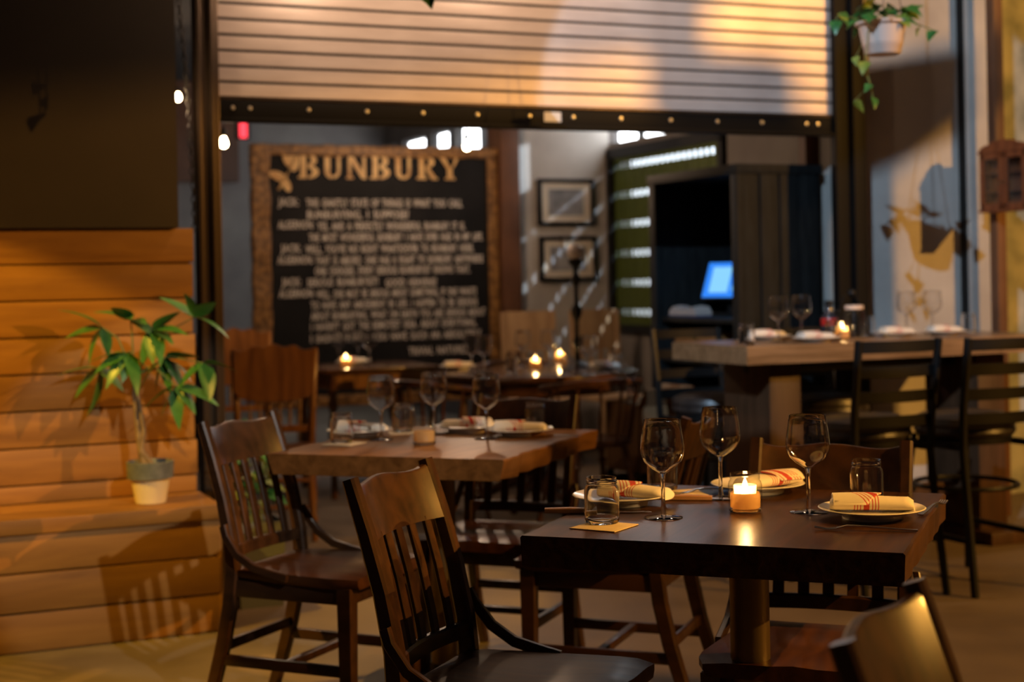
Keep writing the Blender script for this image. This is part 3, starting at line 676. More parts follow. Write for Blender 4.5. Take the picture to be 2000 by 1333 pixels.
def make_fork(label, loc, rz, group):
    t = thing('dinner_fork', label, 'fork', loc, rz, group)
    part('handle', MB().strip([(-.10, 0, .003), (-.06, 0, .005), (0, 0, .009), (.035, 0, .010), (.055, 0, .005)], [.013, .011, .006, .007, .018], [.003, .003, .0035, .003, .0025], (0, 1, 0)), 'cutlery', t)
    for k in range(4): part('tine', MB().strip([(.053, -.0075 + .005 * k, .005), (.075, -.0075 + .005 * k, .003), (.098, -.007 + .0047 * k, .007)], .003, .002, (0, 1, 0)), 'cutlery', t)
    return t
def make_coaster(label, loc, rz, group=None):
    return solo('paper_coaster', MB().span((-.052, -.052, .0004), (.052, .052, .0024), .0006), 'coaster', label, 'coaster', loc, rz, group)

TZ = .7602
G = lambda px, py, z=TZ: onz(px, py, z)
G1 = 'wine glasses on the candlelit table'; P1 = 'plates on the candlelit table'; J1 = 'jars on the candlelit table'
gA = make_glass('empty wine glass beside the front-left plate on the candlelit table', G(1296, 1012), G1)
dup(gA, G(1408, 973), 1, 'tallest-looking wine glass just left of the lit candle on the candlelit table')
dup(gA, G(1580, 1001), 2, 'wine glass standing left of the right-hand plate on the candlelit table')
plA = make_plate('white plate at the left edge of the candlelit table', G(1213, 985), P1)
dup(plA, G(1480, 962), 0, 'white plate at the back of the candlelit table behind the candle', P1)
dup(plA, G(1703, 1012), 0, 'white plate at the right edge of the candlelit table', P1)
N1 = 'striped napkins on the candlelit table'
def lift(v, dz): return Vector((v.x, v.y, v.z + dz))
nA = make_napkin('red-striped napkin on the left plate of the candlelit table', lift(G(1240, 985), .0150), R(-35), N1)
dup(nA, lift(G(1500, 962), .0150), R(-150), 'red-striped napkin on the back plate of the candlelit table')
dup(nA, lift(G(1703, 1010), .0150), R(-8), 'red-striped napkin on the right plate of the candlelit table')
make_coaster('kraft paper coaster under the jar at the front left of the candlelit table', G(1180, 1030), R(-32))
make_coaster('kraft paper coaster beside the jar at the back left of the candlelit table', G(1330, 965), R(10))
make_coaster('kraft paper coaster behind the right-hand napkin on the candlelit table', G(1722, 979), R(-12))
jA = make_jar('screw-neck jar tumbler at the front left corner of the candlelit table', lift(G(1176, 1024), .0026), J1)
dup(jA, lift(G(1294, 958), .0026), 1, 'screw-neck jar tumbler seen behind the first wine glass on the candlelit table')
dup(jA, lift(G(1693, 984), .0026), 2, 'screw-neck jar tumbler behind the right-hand napkin on the candlelit table')
cA = make_jar('lit candle in a glass jar at the centre of the foreground table', G(1456, 1000), 'candles in jars', 1, True)
K1 = 'cutlery on the candlelit table'
kA = make_knife('wooden-handled steak knife poking out past the left plate', G(1168, 1003), R(-6), K1)
dup(kA, G(1395, 978), R(-10), 'wooden-handled steak knife behind the second wine glass')
fA = make_fork('steel fork lying in front of the right-hand plate', G(1690, 1038), R(168), K1)
dup(fA, G(1385, 962), R(205), 'steel fork beside the back coaster on the candlelit table')
dup(fA, G(1822, 996), R(60), 'steel fork at the right edge of the candlelit table')

G2 = 'wine glasses on the middle table'; J2 = 'jars on the middle table'; P2 = 'plates on the middle table'; N2 = 'striped napkins on the middle table'
for px, py, l in ((745, 860, 'left of the three wine glasses on the middle table'), (848, 849, 'middle of the three wine glasses on the middle table'), (951, 858, 'right of the three wine glasses on the middle table')): dup(gA, G(px, py), px, l, G2)
for px, py, l in ((703, 852, 'plate at the left end of the middle table'), (911, 844, 'plate at the back of the middle table'), (1016, 851, 'plate at the right edge of the middle table')): dup(plA, G(px, py), 0, 'white ' + l, P2)
for px, py, rz, l in ((705, 852, -20, 'left end'), (912, 844, 160, 'back'), (1015, 851, -5, 'right edge')): dup(nA, lift(G(px, py), .0150), R(rz), 'red-striped napkin on the plate at the %s of the middle table' % l, N2)
make_coaster('kraft paper coaster under the jar at the left end of the middle table', G(672, 868), R(-25)); make_coaster('kraft paper coaster under the jar at the back of the middle table', G(790, 846), R(10))
dup(jA, lift(G(668, 866), .0026), 1, 'screw-neck jar tumbler at the left end of the middle table', J2)
dup(jA, lift(G(787, 845), .0026), 1, 'screw-neck jar tumbler between the first two wine glasses of the middle table', J2)
dup(jA, G(1046, 841), 1, 'screw-neck jar tumbler at the back right of the middle table', J2)
make_jar('unlit candle in a glass jar on the middle table', G(829, 868), 'candles in jars', 1, False)
dup(kA, G(1068, 853), R(-8), 'wooden-handled steak knife at the right edge of the middle table', 'cutlery on the middle table')

Hz = HZT + .0004
G3 = 'wine glasses on the tall table'; N3 = 'striped napkins on the tall table'; J3 = 'jars on the tall table'
def HP(a, c, z=Hz): return W(a, c, z)
def hp(px, c): p = onc(px, 660, c); return W(p.x, c, Hz)
for px, c, l in ((1521, 5.75, 'leftmost wine glass on the tall table'), (1566, 5.84, 'wine glass second from the left end of the tall table'), (1771, 5.98, 'wine glass on the tall table against the concrete wall, left of a pair'), (1822, 5.97, 'wine glass on the tall table against the concrete wall, right of a pair')): dup(gA, hp(px, c), px, l, G3)
for px, c, rz, l in ((1500, 5.93, 20, 'behind the leftmost wine glass'), (1594, 5.585, 24, 'at the near edge'), (1752, 5.77, 24, 'by the concrete wall, left of a pair'), (1845, 5.74, 24, 'by the concrete wall, right of a pair')):
    dup(plA, hp(px, c), 0, 'white plate %s on the tall table' % l, 'plates on the tall table')
    dup(nA, lift(hp(px, c), .0150), R(rz), 'rolled napkin %s on the tall table' % l, N3)
for px, c, l in ((1458, 5.58, 'jar tumbler at the left end of the tall table'), (1694, 5.95, 'jar tumbler right of the pitcher on the tall table'), (1892, 5.90, 'jar tumbler at the right end of the tall table')): dup(jA, hp(px, c), 1, l, J3)
dup(cA, hp(1645, 5.70), 1, 'lit candle in a glass jar on the tall table', 'candles in jars')
dup(jA, hp(1628, 5.64), 1, 'jar tumbler left of the candle on the tall table', J3)
t = thing('water_pitcher', 'tall clear glass jar with a lid beside the candle on the tall table', 'pitcher', hp(1669, 5.86), RZ)
part('body', MB().lathe([(.045, .001), (.050, .006), (.050, .11), (.044, .125), (.040, .132)], seg=36, cap=False), 'jar', t); part('base_disc', MB().lathe([(.046, 0), (.048, .006), (.03, .009), (.0005, .009)]), 'stemg', t)
part('lid', MB().lathe([(.042, .132), (.044, .136), (.044, .148), (.04, .151), (.0005, .151)]), 'white', t)
t = thing('red_label_bottle', 'small dark bottle with a red band behind the candle on the tall table', 'bottle', hp(1620, 6.0), RZ)
part('body', MB().lathe([(.036, 0), (.038, .01), (.038, .09), (.030, .105), (.018, .125), (.018, .15)], seg=28), 'darkglass', t)
part('red_band', MB().lathe([(.0385, .055), (.0390, .056), (.0390, .088), (.0385, .089)], seg=28, cap=False), 'red', t); part('cap', MB().lathe([(.020, .15), (.020, .172), (.0005, .174)], seg=20), 'blackm', t)
t = thing('metal_caddy', 'black bent-wire caddy with a round top behind the pitcher', 'caddy', hp(1658, 6.02), RZ)
part('wire_frame', MB().tube([(-.06, 0, 0), (-.06, 0, .12), (-.03, 0, .19), (.03, 0, .20), (.06, 0, .16), (.06, 0, 0)], .005, 8), 'blackm', t); part('tray', MB().span((-.065, -.03, 0), (.065, .03, .008)), 'blackm', t); part('knob', MB().sphere((.02, 0, .205), .022), 'blackm', t)

# round table ware
RG = 'tableware on the round table'
def rt(px, py): return onz(px, py, TZ)
for i, (px, py, l) in enumerate(((922, 728, 'left of the pair at the left end of the round table'), (946, 730, 'right of the pair at the left end of the round table'), (1022, 716, 'just left of the round table candle'), (1072, 714, 'just right of the round table candle'), (1150, 733, 'beside the lamp on the round table'))): dup(gA, rt(px, py), i, 'wine glass ' + l, 'wine glasses on the round table')
for px, py, l in ((1000, 728, 'jar tumbler at the near left of the round table'), (1108, 728, 'jar tumbler at the near middle of the round table'), (1206, 726, 'jar tumbler at the near right of the round table')): dup(jA, rt(px, py), 1, l, 'jars on the round table')
for px, py, l in ((895, 722, 'left'), (1184, 722, 'right')):
    dup(plA, rt(px, py), 0, 'plate at the %s end of the round table' % l, 'plates on the round table'); dup(nA, lift(rt(px, py), .0150), R(20), 'striped napkin at the %s end of the round table' % l, 'napkins on the round table')
dup(cA, rt(1046, 722), 1, 'lit candle in a glass jar at the near side of the round table', 'candles in jars')
dup(cA, rt(1094, 709), 1, 'lit candle in a glass jar at the far side of the round table', 'candles in jars')
t = thing('globe_lamp', 'tall dark turned lamp with a pale globe on the round table', 'lamp', rt(1128, 717), 0)
part('base', MB().lathe([(.075, 0), (.078, .012), (.05, .022), (.025, .04)], seg=28), 'blackm', t)
part('stem', MB().lathe([(.02, .04), (.012, .10), (.028, .14), (.012, .18), (.012, .26), (.030, .30), (.034, .33), (.014, .36), (.012, .46), (.030, .50), (.014, .54), (.018, .57), (.040, .59), (.042, .61), (.02, .62)], seg=20), 'blackm', t)
part('globe', MB().sphere((0, 0, .655), .048, 22), 'globe', t)
for i, (px, py, l) in enumerate(((662, 711, 'leftmost'), (700, 708, 'middle'), (722, 714, 'rightmost'))): dup(gA, onz(px, py, TZ), i, '%s wine glass on the small far table by the chalk board' % l, 'wine glasses on the far table')
dup(plA, onz(690, 713, TZ), 0, 'plate on the small far table by the chalk board'); dup(nA, lift(onz(690, 713, TZ), .015), R(24), 'striped napkin on the small far table by the chalk board', 'napkins on the far table')
dup(cA, onz(676, 717, TZ), 0, 'lit candle in a glass jar on the small far table', 'candles in jars')

# ================================================================== SIGN BOARD
BC = 10.0
BD = thing('lettered_board', 'big black board in a gilt frame with gold heading and chalk writing', 'sign', W(0, 0), RZ)
bz0, bz1, ba0, ba1 = .42, 2.205, 2.47, 4.262
part('panel', MB().span((ba0 + .06, BC, bz0 + .05), (ba1 - .03, BC + .03, bz1 - .05)), 'board', BD)
part('frame_left', MB().strip([(ba0 + .065, BC - .005, bz0 + (bz1 - bz0) * k / 20) for k in range(21)], [.13 + .012 * math.sin(k * 2.1) for k in range(21)], [.055 + .014 * math.sin(k * 1.7) for k in range(21)], (1, 0, 0)), 'frame', BD)
part('frame_right', MB().span((ba1 - .075, BC - .02, bz0), (ba1, BC + .03, bz1), .008), 'frame', BD)
part('frame_top', MB().strip([(ba0 + (ba1 - ba0) * k / 20, BC - .005, bz1 - .035) for k in range(21)], [.075 + .008 * math.sin(k * 2.4) for k in range(21)], .05, (0, 0, 1)), 'frame', BD)
part('frame_bottom', MB().span((ba0, BC - .02, bz0), (ba1, BC + .03, bz0 + .08), .008), 'frame', BD)
for a in (2.75, 3.95): part('foot', MB().span((a, BC - .12, 0), (a + .08, BC + .14, .05)).span((a + .02, BC + .005, 0), (a + .06, BC + .03, bz0 + .05)), 'frame', BD)
# heading: stencil slab letters
LH = .168; LW = .150
def arc(cx, cz, rx, rz, a0, a1, n=9): return [(cx + rx * math.cos(R(a0 + (a1 - a0) * i / n)), cz + rz * math.sin(R(a0 + (a1 - a0) * i / n))) for i in range(n + 1)]
def bar_(x0, z0, x1, z1): return [(x0, z0), (x1, z0), (x1, z1), (x0, z1)]
def thick(cx, cz, rx, rz, ri, rj, a0, a1): return arc(cx, cz, rx, rz, a0, a1) + arc(cx, cz, ri, rj, a1, a0)
def lB(): return [bar_(.12, 0, .38, 1), bar_(0, 0, .12, .10), bar_(0, .9, .12, 1), thick(.46, .745, .42, .255, .16, .16, -88, 88), thick(.46, .265, .50, .265, .20, .165, -88, 88)]
def lU(): return [bar_(.10, .34, .36, 1), bar_(0, .9, .46, 1), bar_(.70, .34, .84, 1), bar_(.60, .9, .95, 1), thick(.47, .34, .37, .34, .13, .22, 184, 264), thick(.47, .34, .37, .34, .23, .22, 276, 356)]
def lN(): return [bar_(.08, 0, .22, .9), bar_(0, 0, .32, .09), bar_(.78, .12, .92, 1), bar_(.68, .91, 1, 1), [(0, 1), (.28, 1), (.94, .06), (.94, 0), (.74, 0), (.06, .93)]]
def lR(): return [bar_(.12, 0, .38, 1), bar_(0, 0, .48, .10), bar_(0, .9, .12, 1), thick(.46, .735, .42, .265, .16, .16, -88, 88), [(.44, .47), (.64, .47), (.96, .08), (1.04, .08), (1.04, 0), (.74, 0)]]
def lY(): return [bar_(.40, 0, .64, .44), bar_(.28, 0, .76, .09), [(.02, .93), (.28, .93), (.60, .42), (.42, .42)], bar_(0, .91, .38, 1), [(.62, .46), (.70, .50), (.98, .93), (.82, .93)], bar_(.68, .91, 1.06, 1)]
x = 2.800; step = 1.195 / 7
for chl in (lB, lU, lN, lB, lU, lR, lY):
    mb = MB()
    for poly in chl(): mb.prism([(x + px * LW, 1.978 + pz * LH) for px, pz in poly], BC - .010, BC + .002)
    part('heading_letter', mb, 'gold', BD); x += step
# butterfly beside the heading
bf = MB()
for cx, cz, rx, rz_, rot in ((2.735, 2.11, .038, .075, 20), (2.775, 2.07, .030, .06, -15), (2.66, 1.985, .07, .030, -25), (2.71, 1.935, .055, .028, -60)):
    pts = []
    for i in range(14):
        q = 2 * math.pi * i / 14; e = rx * math.cos(q); f_ = rz_ * math.sin(q) * (1 + .25 * math.sin(q)); c_, s_ = math.cos(R(rot)), math.sin(R(rot)); pts.append((cx + e * c_ - f_ * s_, cz + e * s_ + f_ * c_))
    bf.prism(pts, BC - .012, BC + .001)
bf.tube([(2.66, BC - .01, 1.90), (2.72, BC - .012, 2.0), (2.79, BC - .01, 2.15)], .008, 8)
part('butterfly_emblem', bf, 'gold', BD)
LINES = [(543, 583, 395, 'JACK:'), (598, 902, 397, 'THIS GHASTLY STATE OF THINGS IS WHAT YOU CALL'), (600, 798, 420, 'BUNBURYING, I SUPPOSE?'),
    (543, 612, 440, 'ALGERNON:'), (620, 908, 443, 'YES, AND A PERFECTLY WONDERFUL BUNBURY IT IS.'), (603, 943, 465, 'THE MOST WONDERFUL BUNBURY I HAVE EVER HAD IN MY LIFE.'),
    (548, 588, 486, 'JACK:'), (597, 925, 488, "WELL, YOU'VE NO RIGHT WHATSOEVER TO BUNBURY HERE."),
    (542, 611, 509, 'ALGERNON:'), (616, 943, 510, 'THAT IS ABSURD. ONE HAS A RIGHT TO BUNBURY ANYWHERE'), (615, 918, 531, 'ONE CHOOSES. EVERY SERIOUS BUNBURYIST KNOWS THAT.'),
    (550, 588, 552, 'JACK:'), (600, 738, 553, 'SERIOUS BUNBURYIST!'), (753, 852, 553, 'GOOD HEAVENS!'),
    (545, 613, 575, 'ALGERNON:'), (618, 930, 576, 'WELL, ONE MUST BE SERIOUS ABOUT SOMETHING, IF ONE WANTS'), (607, 932, 598, 'TO HAVE ANY AMUSEMENT IN LIFE. I HAPPEN TO BE SERIOUS'),
    (607, 948, 619, 'ABOUT BUNBURYING. WHAT ON EARTH YOU ARE SERIOUS ABOUT'), (607, 930, 640, "I HAVEN'T GOT THE REMOTEST IDEA. ABOUT EVERYTHING,"),
    (607, 940, 663, 'I SHOULD FANCY. YOU HAVE SUCH AN ABSOLUTELY'), (798, 908, 687, 'TRIVIAL NATURE.')]
dg = None
for p0_, p1_, py, txt in LINES:
    cu = bpy.data.curves.new('lettering', 'FONT'); cu.body = txt; cu.size = .075; cu.extrude = .0012; cu.resolution_u = 2; cu.offset = .0018; cu.space_word = 1.9; cu.space_character = 1.06
    o = bpy.data.objects.new('lettering_source', cu); COL.objects.link(o); bpy.context.view_layer.update()
    me = bpy.data.meshes.new_from_object(o.evaluated_get(bpy.context.evaluated_depsgraph_get())); COL.objects.unlink(o); bpy.data.objects.remove(o)
    xs = [v.co.x for v in me.vertices]; x0, x1 = min(xs), max(xs)
    q0 = onc(p0_, py, BC); q1 = onc(p1_, py, BC)
    for v in me.vertices:
        u = (v.co.x - x0) / (x1 - x0); v.co = Vector((q0.x + u * (q1.x - q0.x), BC - .003 - v.co.z, q0.z - .024 + v.co.y))
    me.materials.clear(); me.materials.append(MT['chalk']); put('chalk_line', me, BD)['kind'] = 'stuff'

# ================================================================== PICTURES, BULBS, EXIT SIGN
def picture(label, pxa, pya, pxb, pyb):
    c = 10.04; p, q = onc(pxa, pya, c), onc(pxb, pyb, c); a0, a1, z1, z0 = p.x, q.x, (p.z + onc(pxb, pya, c).z) / 2, (q.z + onc(pxa, pyb, c).z) / 2
    t = thing('framed_photograph', label, 'picture', W(0, 0), RZ, 'framed pictures on the back wall'); f = .028
    fr_ = MB()
    for A_, B_ in (((a0, z0), (a1, z0 + f)), ((a0, z1 - f), (a1, z1)), ((a0, z0), (a0 + f, z1)), ((a1 - f, z0), (a1, z1))): fr_.span((A_[0], c - .02, A_[1]), (B_[0], c + .015, B_[1]), .003)
    part('frame', fr_, 'blackm', t); part('mount', MB().span((a0 + f, c - .004, z0 + f), (a1 - f, c + .01, z1 - f)), 'matb', t)
    part('print', MB().span((a0 + .085, c - .006, z0 + .075), (a1 - .085, c - .003, z1 - .075)), 'photo', t)
picture('upper of two framed photographs on the back wall', 1049, 350, 1160, 441)
picture('lower of two framed photographs on the back wall', 1053, 462, 1165, 549)

def make_bulb(label, loc, power, cord=1.2):
    t = thing('pendant_bulb', label, 'pendant light', loc, 0, 'bare hanging bulbs')
    part('glass_bulb', MB().lathe([(.0005, -.026), (.011, -.024), (.020, -.014), (.0225, -.002), (.019, .012), (.013, .026), (.011, .036)], seg=20), 'bulb', t)
    part('socket', MB().lathe([(.013, .034), (.015, .038), (.015, .075), (.008, .085)], seg=14), 'socket', t)
    part('cord', MB().tube([(0, 0, .08), (0, 0, .08 + cord)], .004, 6), 'socket', t)
    d = bpy.data.lights.new('bulb_light', 'POINT'); d.energy = power; d.color = (1, .66, .43); d.shadow_soft_size = .03
    l = bpy.data.objects.new('bulb_light', d); COL.objects.link(l); l.parent = t; l.location = (0, 0, -.05)
    return t
make_bulb('bare bulb glowing in the dark gap left of the post', W(1.175, 6.05, 2.02), 1, 1.5)
p = onc(437, 280, 8.4); make_bulb('bare bulb glowing just right of the post, behind the shutter', W(p.x, 8.4, p.z), 14, 1.2)
p = onc(912, 286, 8.9); make_bulb('bright bare bulb hanging in front of the daylit panes above the board', W(p.x, 8.9, p.z), 26, 1.1)
# string of bulbs over the terrace, above the frame
for i, (a, c, z) in enumerate(((1.95, 5.62, 2.80), (2.85, 5.66, 2.86), (3.60, 5.62, 2.95))):
    make_bulb(['left', 'middle', 'right'][i] + ' bulb of three strung above the frame before the shutter', W(a, c, z), (23, 20, 5)[i], .6)
make_bulb('bare bulb over the far left of the dining room', W(2.4, 12.0, 2.75), 15, .5)
make_bulb('bare bulb over the round table above the shutter bar', W(3.1, 8.2, 2.75), 15, .5)
FS = thing('festoon_string', 'string of small warm bulbs hung over the terrace behind the photographer', 'string lights', (0, 0, 0), 0)
pts = [Vector((-3.2 + .4 * k, -.9 + .25 * math.sin(k * .8), 2.75 - .18 * math.sin(math.pi * (k % 4) / 4))) for k in range(17)]
part('cable', MB().tube(pts, .004, 6), 'socket', FS)
fb = MB().sphere((0, 0, -.05), .014, 12).mesh('festoon_bulb', 'bulb')
for p_ in pts: put('small_bulb', fb, FS, p_)
p = onc(475, 252, 14.6)
t = thing('exit_sign', 'glowing red exit sign high on the far wall', 'sign', W(p.x, 14.6, p.z), RZ)
part('housing', MB().span((-.07, 0, -.10), (.07, .05, .10), .005), 'blackm', t); part('lens', MB().span((-.035, -.006, -.085), (.035, .001, .085), .002), 'exitred', t)
part('bracket', MB().span((-.01, .02, .10), (.01, .04, .9)), 'blackm', t)

# ================================================================== SERVICE CABINET
SVC = thing('service_station', 'tall black open cabinet holding a glowing touch screen', 'cabinet', W(0, 0), RZ)
ca0, ca1, cc0, cc1, cz = 4.087, 4.58, 6.515, 7.40, 1.826
part('near_side', MB().span((ca0, cc0, 0), (ca1, cc0 + .03, cz), .003), 'blackwood', SVC)
for k in range(4): part('side_board', MB().span((ca0 + .012 + .118 * k, cc0 - .012, .03), (ca0 + .118 * (k + 1), cc0 + .001, cz - .04), .003), 'blackwood', SVC)
part('far_side', MB().span((ca0, cc1 - .05, 0), (ca1, cc1, cz), .003), 'blackwood', SVC)
part('back_panel', MB().span((ca1 - .02, cc0, 0), (ca1, cc1, cz)), 'blackwood', SVC)
part('top_board', MB().span((ca0 - .02, cc0 - .02, cz - .05), (ca1 + .01, cc1 + .02, cz), .004), 'blackwood', SVC)
for z in (.02, .80, 1.02): part('shelf', MB().span((ca0 + .01, cc0 + .03, z), (ca1 - .02, cc1 - .05, z + .025), .002), 'blackwood', SVC)
part('front_post', MB().span((ca0 - .015, cc0 - .015, 0), (ca0 + .03, cc0 + .04, cz), .003), 'blackwood', SVC)
part('front_post', MB().span((ca0 - .015, cc1 - .06, 0), (ca0 + .03, cc1 + .01, cz), .003), 'blackwood', SVC)
SZ0 = 1.0455
s = thing('touch_screen', 'blue glowing touch screen inside the black cabinet', 'screen', W(4.29, 7.05, SZ0), RZ + R(-66))
M = Matrix.Rotation(R(-24), 4, 'X')
def tb(p, q, bev=0): 
    mb = MB(); mb.span(p, q, bev); mb.v = [tuple(M @ Vector(v)) for v in mb.v]; return mb
part('bezel', tb((-.15, -.002, .10), (.15, .03, .33), .006), 'blackm', s); part('display', tb((-.138, -.004, .112), (.138, -.001, .318)), 'screen', s)
part('display_window', tb((-.10, -.0055, .14), (.02, -.0042, .29)), 'screenl', s); part('display_column', tb((.045, -.0055, .15), (.12, -.0042, .30)), 'screenl', s)
part('foot', MB().span((-.08, .03, 0), (.08, .135, .02), .004).span((-.02, .115, .01), (.02, .135, .19)), 'blackm', s)
solo('folded_cloth', MB().loft([[(x, -.05, 0), (x, .05, 0), (x, .05, h), (x, 0, h * 1.15), (x, -.05, h)] for x, h in ((-.14, .02), (-.11, .045), (-.04, .03), (.05, .028), (.10, .045), (.14, .02))]), 'cloth', 'crumpled grey cloth on the upper shelf of the black cabinet', 'cloth', W(4.145, 7.10, SZ0 + .0125), RZ + R(90))
solo('navy_cloth', MB().span((-.15, -.05, 0), (.15, .05, .012), .004), 'navy', 'folded navy cloth under the grey cloth in the cabinet', 'cloth', W(4.145, 7.10, SZ0), RZ + R(90))
t = thing('wooden_box', 'orange-brown wooden box on the middle shelf of the black cabinet', 'box', W(4.28, 7.06, .8255), RZ)
part('case', MB().span((-.13, -.20, 0), (.13, .22, .13), .004), 'amber', t); part('lid', MB().span((-.133, -.203, .131), (.133, .223, .145), .003), 'amber', t); part('clasp', MB().span((-.138, -.02, .10), (-.130, .02, .14)), 'brass', t)
t = thing('storage_crate', 'grey storage crate under the middle shelf of the black cabinet', 'crate', W(4.30, 7.05, .0455), RZ)
part('body', MB().span((-.15, -.25, 0), (.15, .25, .55), .01), 'planter', t); part('handle', MB().span((-.162, -.06, .40), (-.150, .06, .43), .003), 'blackm', t)
t = thing('milk_crate', 'black slatted crate on the floor under the open brown carton', 'crate', W(3.875, 7.14, 0), RZ + R(4))
cr = MB()
for z in (0, .08, .16): cr.span((-.15, -.15, z), (.15, -.14, z + .05)).span((-.15, .14, z), (.15, .15, z + .05)).span((-.15, -.15, z), (-.14, .15, z + .05)).span((.14, -.15, z), (.15, .15, z + .05))
part('side_slats', cr, 'blackm', t)
part('corner_posts', MB().span((-.15, -.15, 0), (-.12, -.12, .24)).span((.12, -.15, 0), (.15, -.12, .24)).span((-.15, .12, 0), (-.12, .15, .24)).span((.12, .12, 0), (.15, .15, .24)), 'blackm', t)
t = thing('open_carton', 'open brown carton on the floor beside the black cabinet', 'carton', W(3.875, 7.14, .241), RZ + R(4))
fl = MB()
for p_, q_ in (((-.14, -.16, 0), (.14, -.15, .36)), ((-.14, .15, 0), (.14, .16, .36)), ((-.14, -.16, 0), (-.13, .16, .36)), ((.13, -.16, 0), (.14, .16, .36)), ((-.14, -.16, 0), (.14, .16, .01))): fl.span(p_, q_)
part('body', fl, 'carton', t)
f2 = MB(); f2.box((0, -.20, .40), (.28, .006, .12), Matrix.Rotation(R(40), 3, 'X')); part('flap', f2, 'carton', t)
f2 = MB(); f2.box((.18, 0, .40), (.006, .30, .11), Matrix.Rotation(R(45), 3, 'Y')); part('flap', f2, 'carton', t)

# ================================================================== RIGHT: POLE, SPICE CABINET
solo('brown_pole', MB().span((5.425, 6.16, 0), (5.485, 6.22, 3.6), .006), 'brown', 'square dark brown pole standing in front of the concrete wall', 'pole', (0, 0, 0), RZ)
p = onc(1921, 300, 6.0)
t = thing('spice_cabinet', 'small reddish wooden wall cabinet with two glazed doors and scalloped top', 'cabinet', W(5.385, 6.02, 0), RZ)
z0, z1 = 1.575, 1.865; y0, y1 = -.17, .17; d0, d1 = -.045, .035
part('back_board', MB().span((d1 - .008, y0, z0), (d1, y1, z1)), 'cherry', t); part('near_side', MB().span((d0 + .012, y0, z0), (d1, y0 + .012, z1), .002), 'cherry', t); part('far_side', MB().span((d0 + .012, y1 - .012, z0), (d1, y1, z1), .002), 'cherry', t)
part('top_board', MB().span((d0 - .006, y0 - .008, z1), (d1, y1 + .008, z1 + .012), .003), 'cherry', t); part('bottom_board', MB().span((d0 - .006, y0 - .008, z0 - .012), (d1, y1 + .008, z0), .003), 'cherry', t)
crest = [(-.17, 0)] + [(-.17 + .34 * k / 32, .012 + .035 * math.cos((k / 32 - .5) * math.pi) ** 1.2 + .007 * abs(math.sin(k / 32 * math.pi * 5))) for k in range(33)] + [(.17, 0)]
Mc = Matrix(((0, 1, 0, d0 + .008), (1, 0, 0, 0), (0, 0, 1, z1 + .012), (0, 0, 0, 1)))
part('scalloped_crest', MB().prism(crest, -.006, .006, Mc), 'cherry', t)
for z in (1.665, 1.762): part('shelf', MB().span((d0 + .015, y0 + .012, z), (d1 - .008, y1 - .012, z + .008)), 'cherry', t)
for c0, c1 in ((y0 + .002, -.002), (.002, y1 - .002)):
    f = .032; dr = MB()
    for A_, B_ in (((c0, z0), (c1, z0 + f)), ((c0, z1 - f), (c1, z1)), ((c0, z0), (c0 + f, z1)), ((c1 - f, z0), (c1, z1))): dr.span((d0, A_[0], A_[1]), (d0 + .012, B_[0], B_[1]), .002)
    dd = part('door', dr, 'cherry', t); part('glass_pane', MB().span((d0 + .005, c0 + f, z0 + f), (d0 + .007, c1 - f, z1 - f)), 'pane', dd)
    part('knob', MB().sphere((d0 - .006, (c1 - .014) if c0 < -.1 else (c0 + .014), 1.71), .006, 10), 'brass', dd)

# ================================================================== PLANTS
def leaf_mesh(name, ln, wd, m, droop=.25, fold=.18, heart=False):
    s = MB(); n = 7; loops = []
    vs = []; fs = []
    for i in range(n):
        u = i / (n - 1); w = wd * (math.sin(math.pi * min(1, u ** (.62 if not heart else .5) * .98 + .02))) ** (.9) + .0006; x = ln * u; z = -droop * ln * u * u
        vs += [(x, -w, z - fold * w * -1), (x, 0, z), (x, w, z + fold * w)]
    for i in range(n - 1):
        for k in range(2): a = i * 3 + k; fs.append((a, a + 1, a + 4, a + 3))
    s.add(vs, fs); me = s.mesh(name, m, 180)
    return me
def leafat(me, parent, p, d, roll=0, sc=1, name='leaf'):
    d = Vector(d).normalized(); up = Vector((0, 0, 1)) if abs(d.z) < .95 else Vector((1, 0, 0))
    y = up.cross(d).normalized(); z = d.cross(y); Mx = Matrix((d, y, z)).transposed().to_4x4() @ Matrix.Rotation(roll, 4, 'X')
    o = put(name, me, parent); o.matrix_local = Matrix.Translation(p) @ Mx @ Matrix.Scale(sc, 4); return o
pot = W(1.005, 5.665, .4675)
MTREE = thing('money_tree', 'small money tree in a cream and grey pot on the plank bench', 'plant', pot, 0)
pt = part('pot', MB().lathe([(.050, 0), (.055, .004), (.072, .105), (.070, .106), (.0005, .106)], seg=32), 'potc', MTREE)
part('pot_rim', MB().lathe([(.070, .092), (.083, .094), (.086, .155), (.080, .157), (.076, .140)], seg=32, cap=False), 'potd', MTREE); part('soil', MB().lathe([(.0755, .132), (.0005, .138)], seg=24), 'soil', MTREE)
tops = []
def P(px, py, dy=0): v = aty(px, py, pot.y + dy); return v - pot
stemp = [(P(280, 905), .014), (P(274, 870), .013), (P(268, 820), .011), (P(262, 770, .01), .008), (P(262, 730), .007)]
part('trunk', MB().tube([Vector((.0, 0, .13))] + [p_ for p_, _ in stemp], [.016] + [r_ for _, r_ in stemp], 10), 'stem', MTREE)
part('trunk', MB().tube([Vector((.012, .01, .13)), P(276, 880, -.01), P(281, 840, -.01), P(272, 790, -.01), P(264, 745)], [.012, .010, .008, .007, .006], 8), 'stem', MTREE)
lm = [leaf_mesh('tree_leaf', .135, .024, 'leaf', .30), leaf_mesh('tree_leaf_wide', .12, .028, 'leaf', .15), leaf_mesh('tree_leaf_dry', .085, .020, 'leafd', .2)]
crown = P(262, 735)
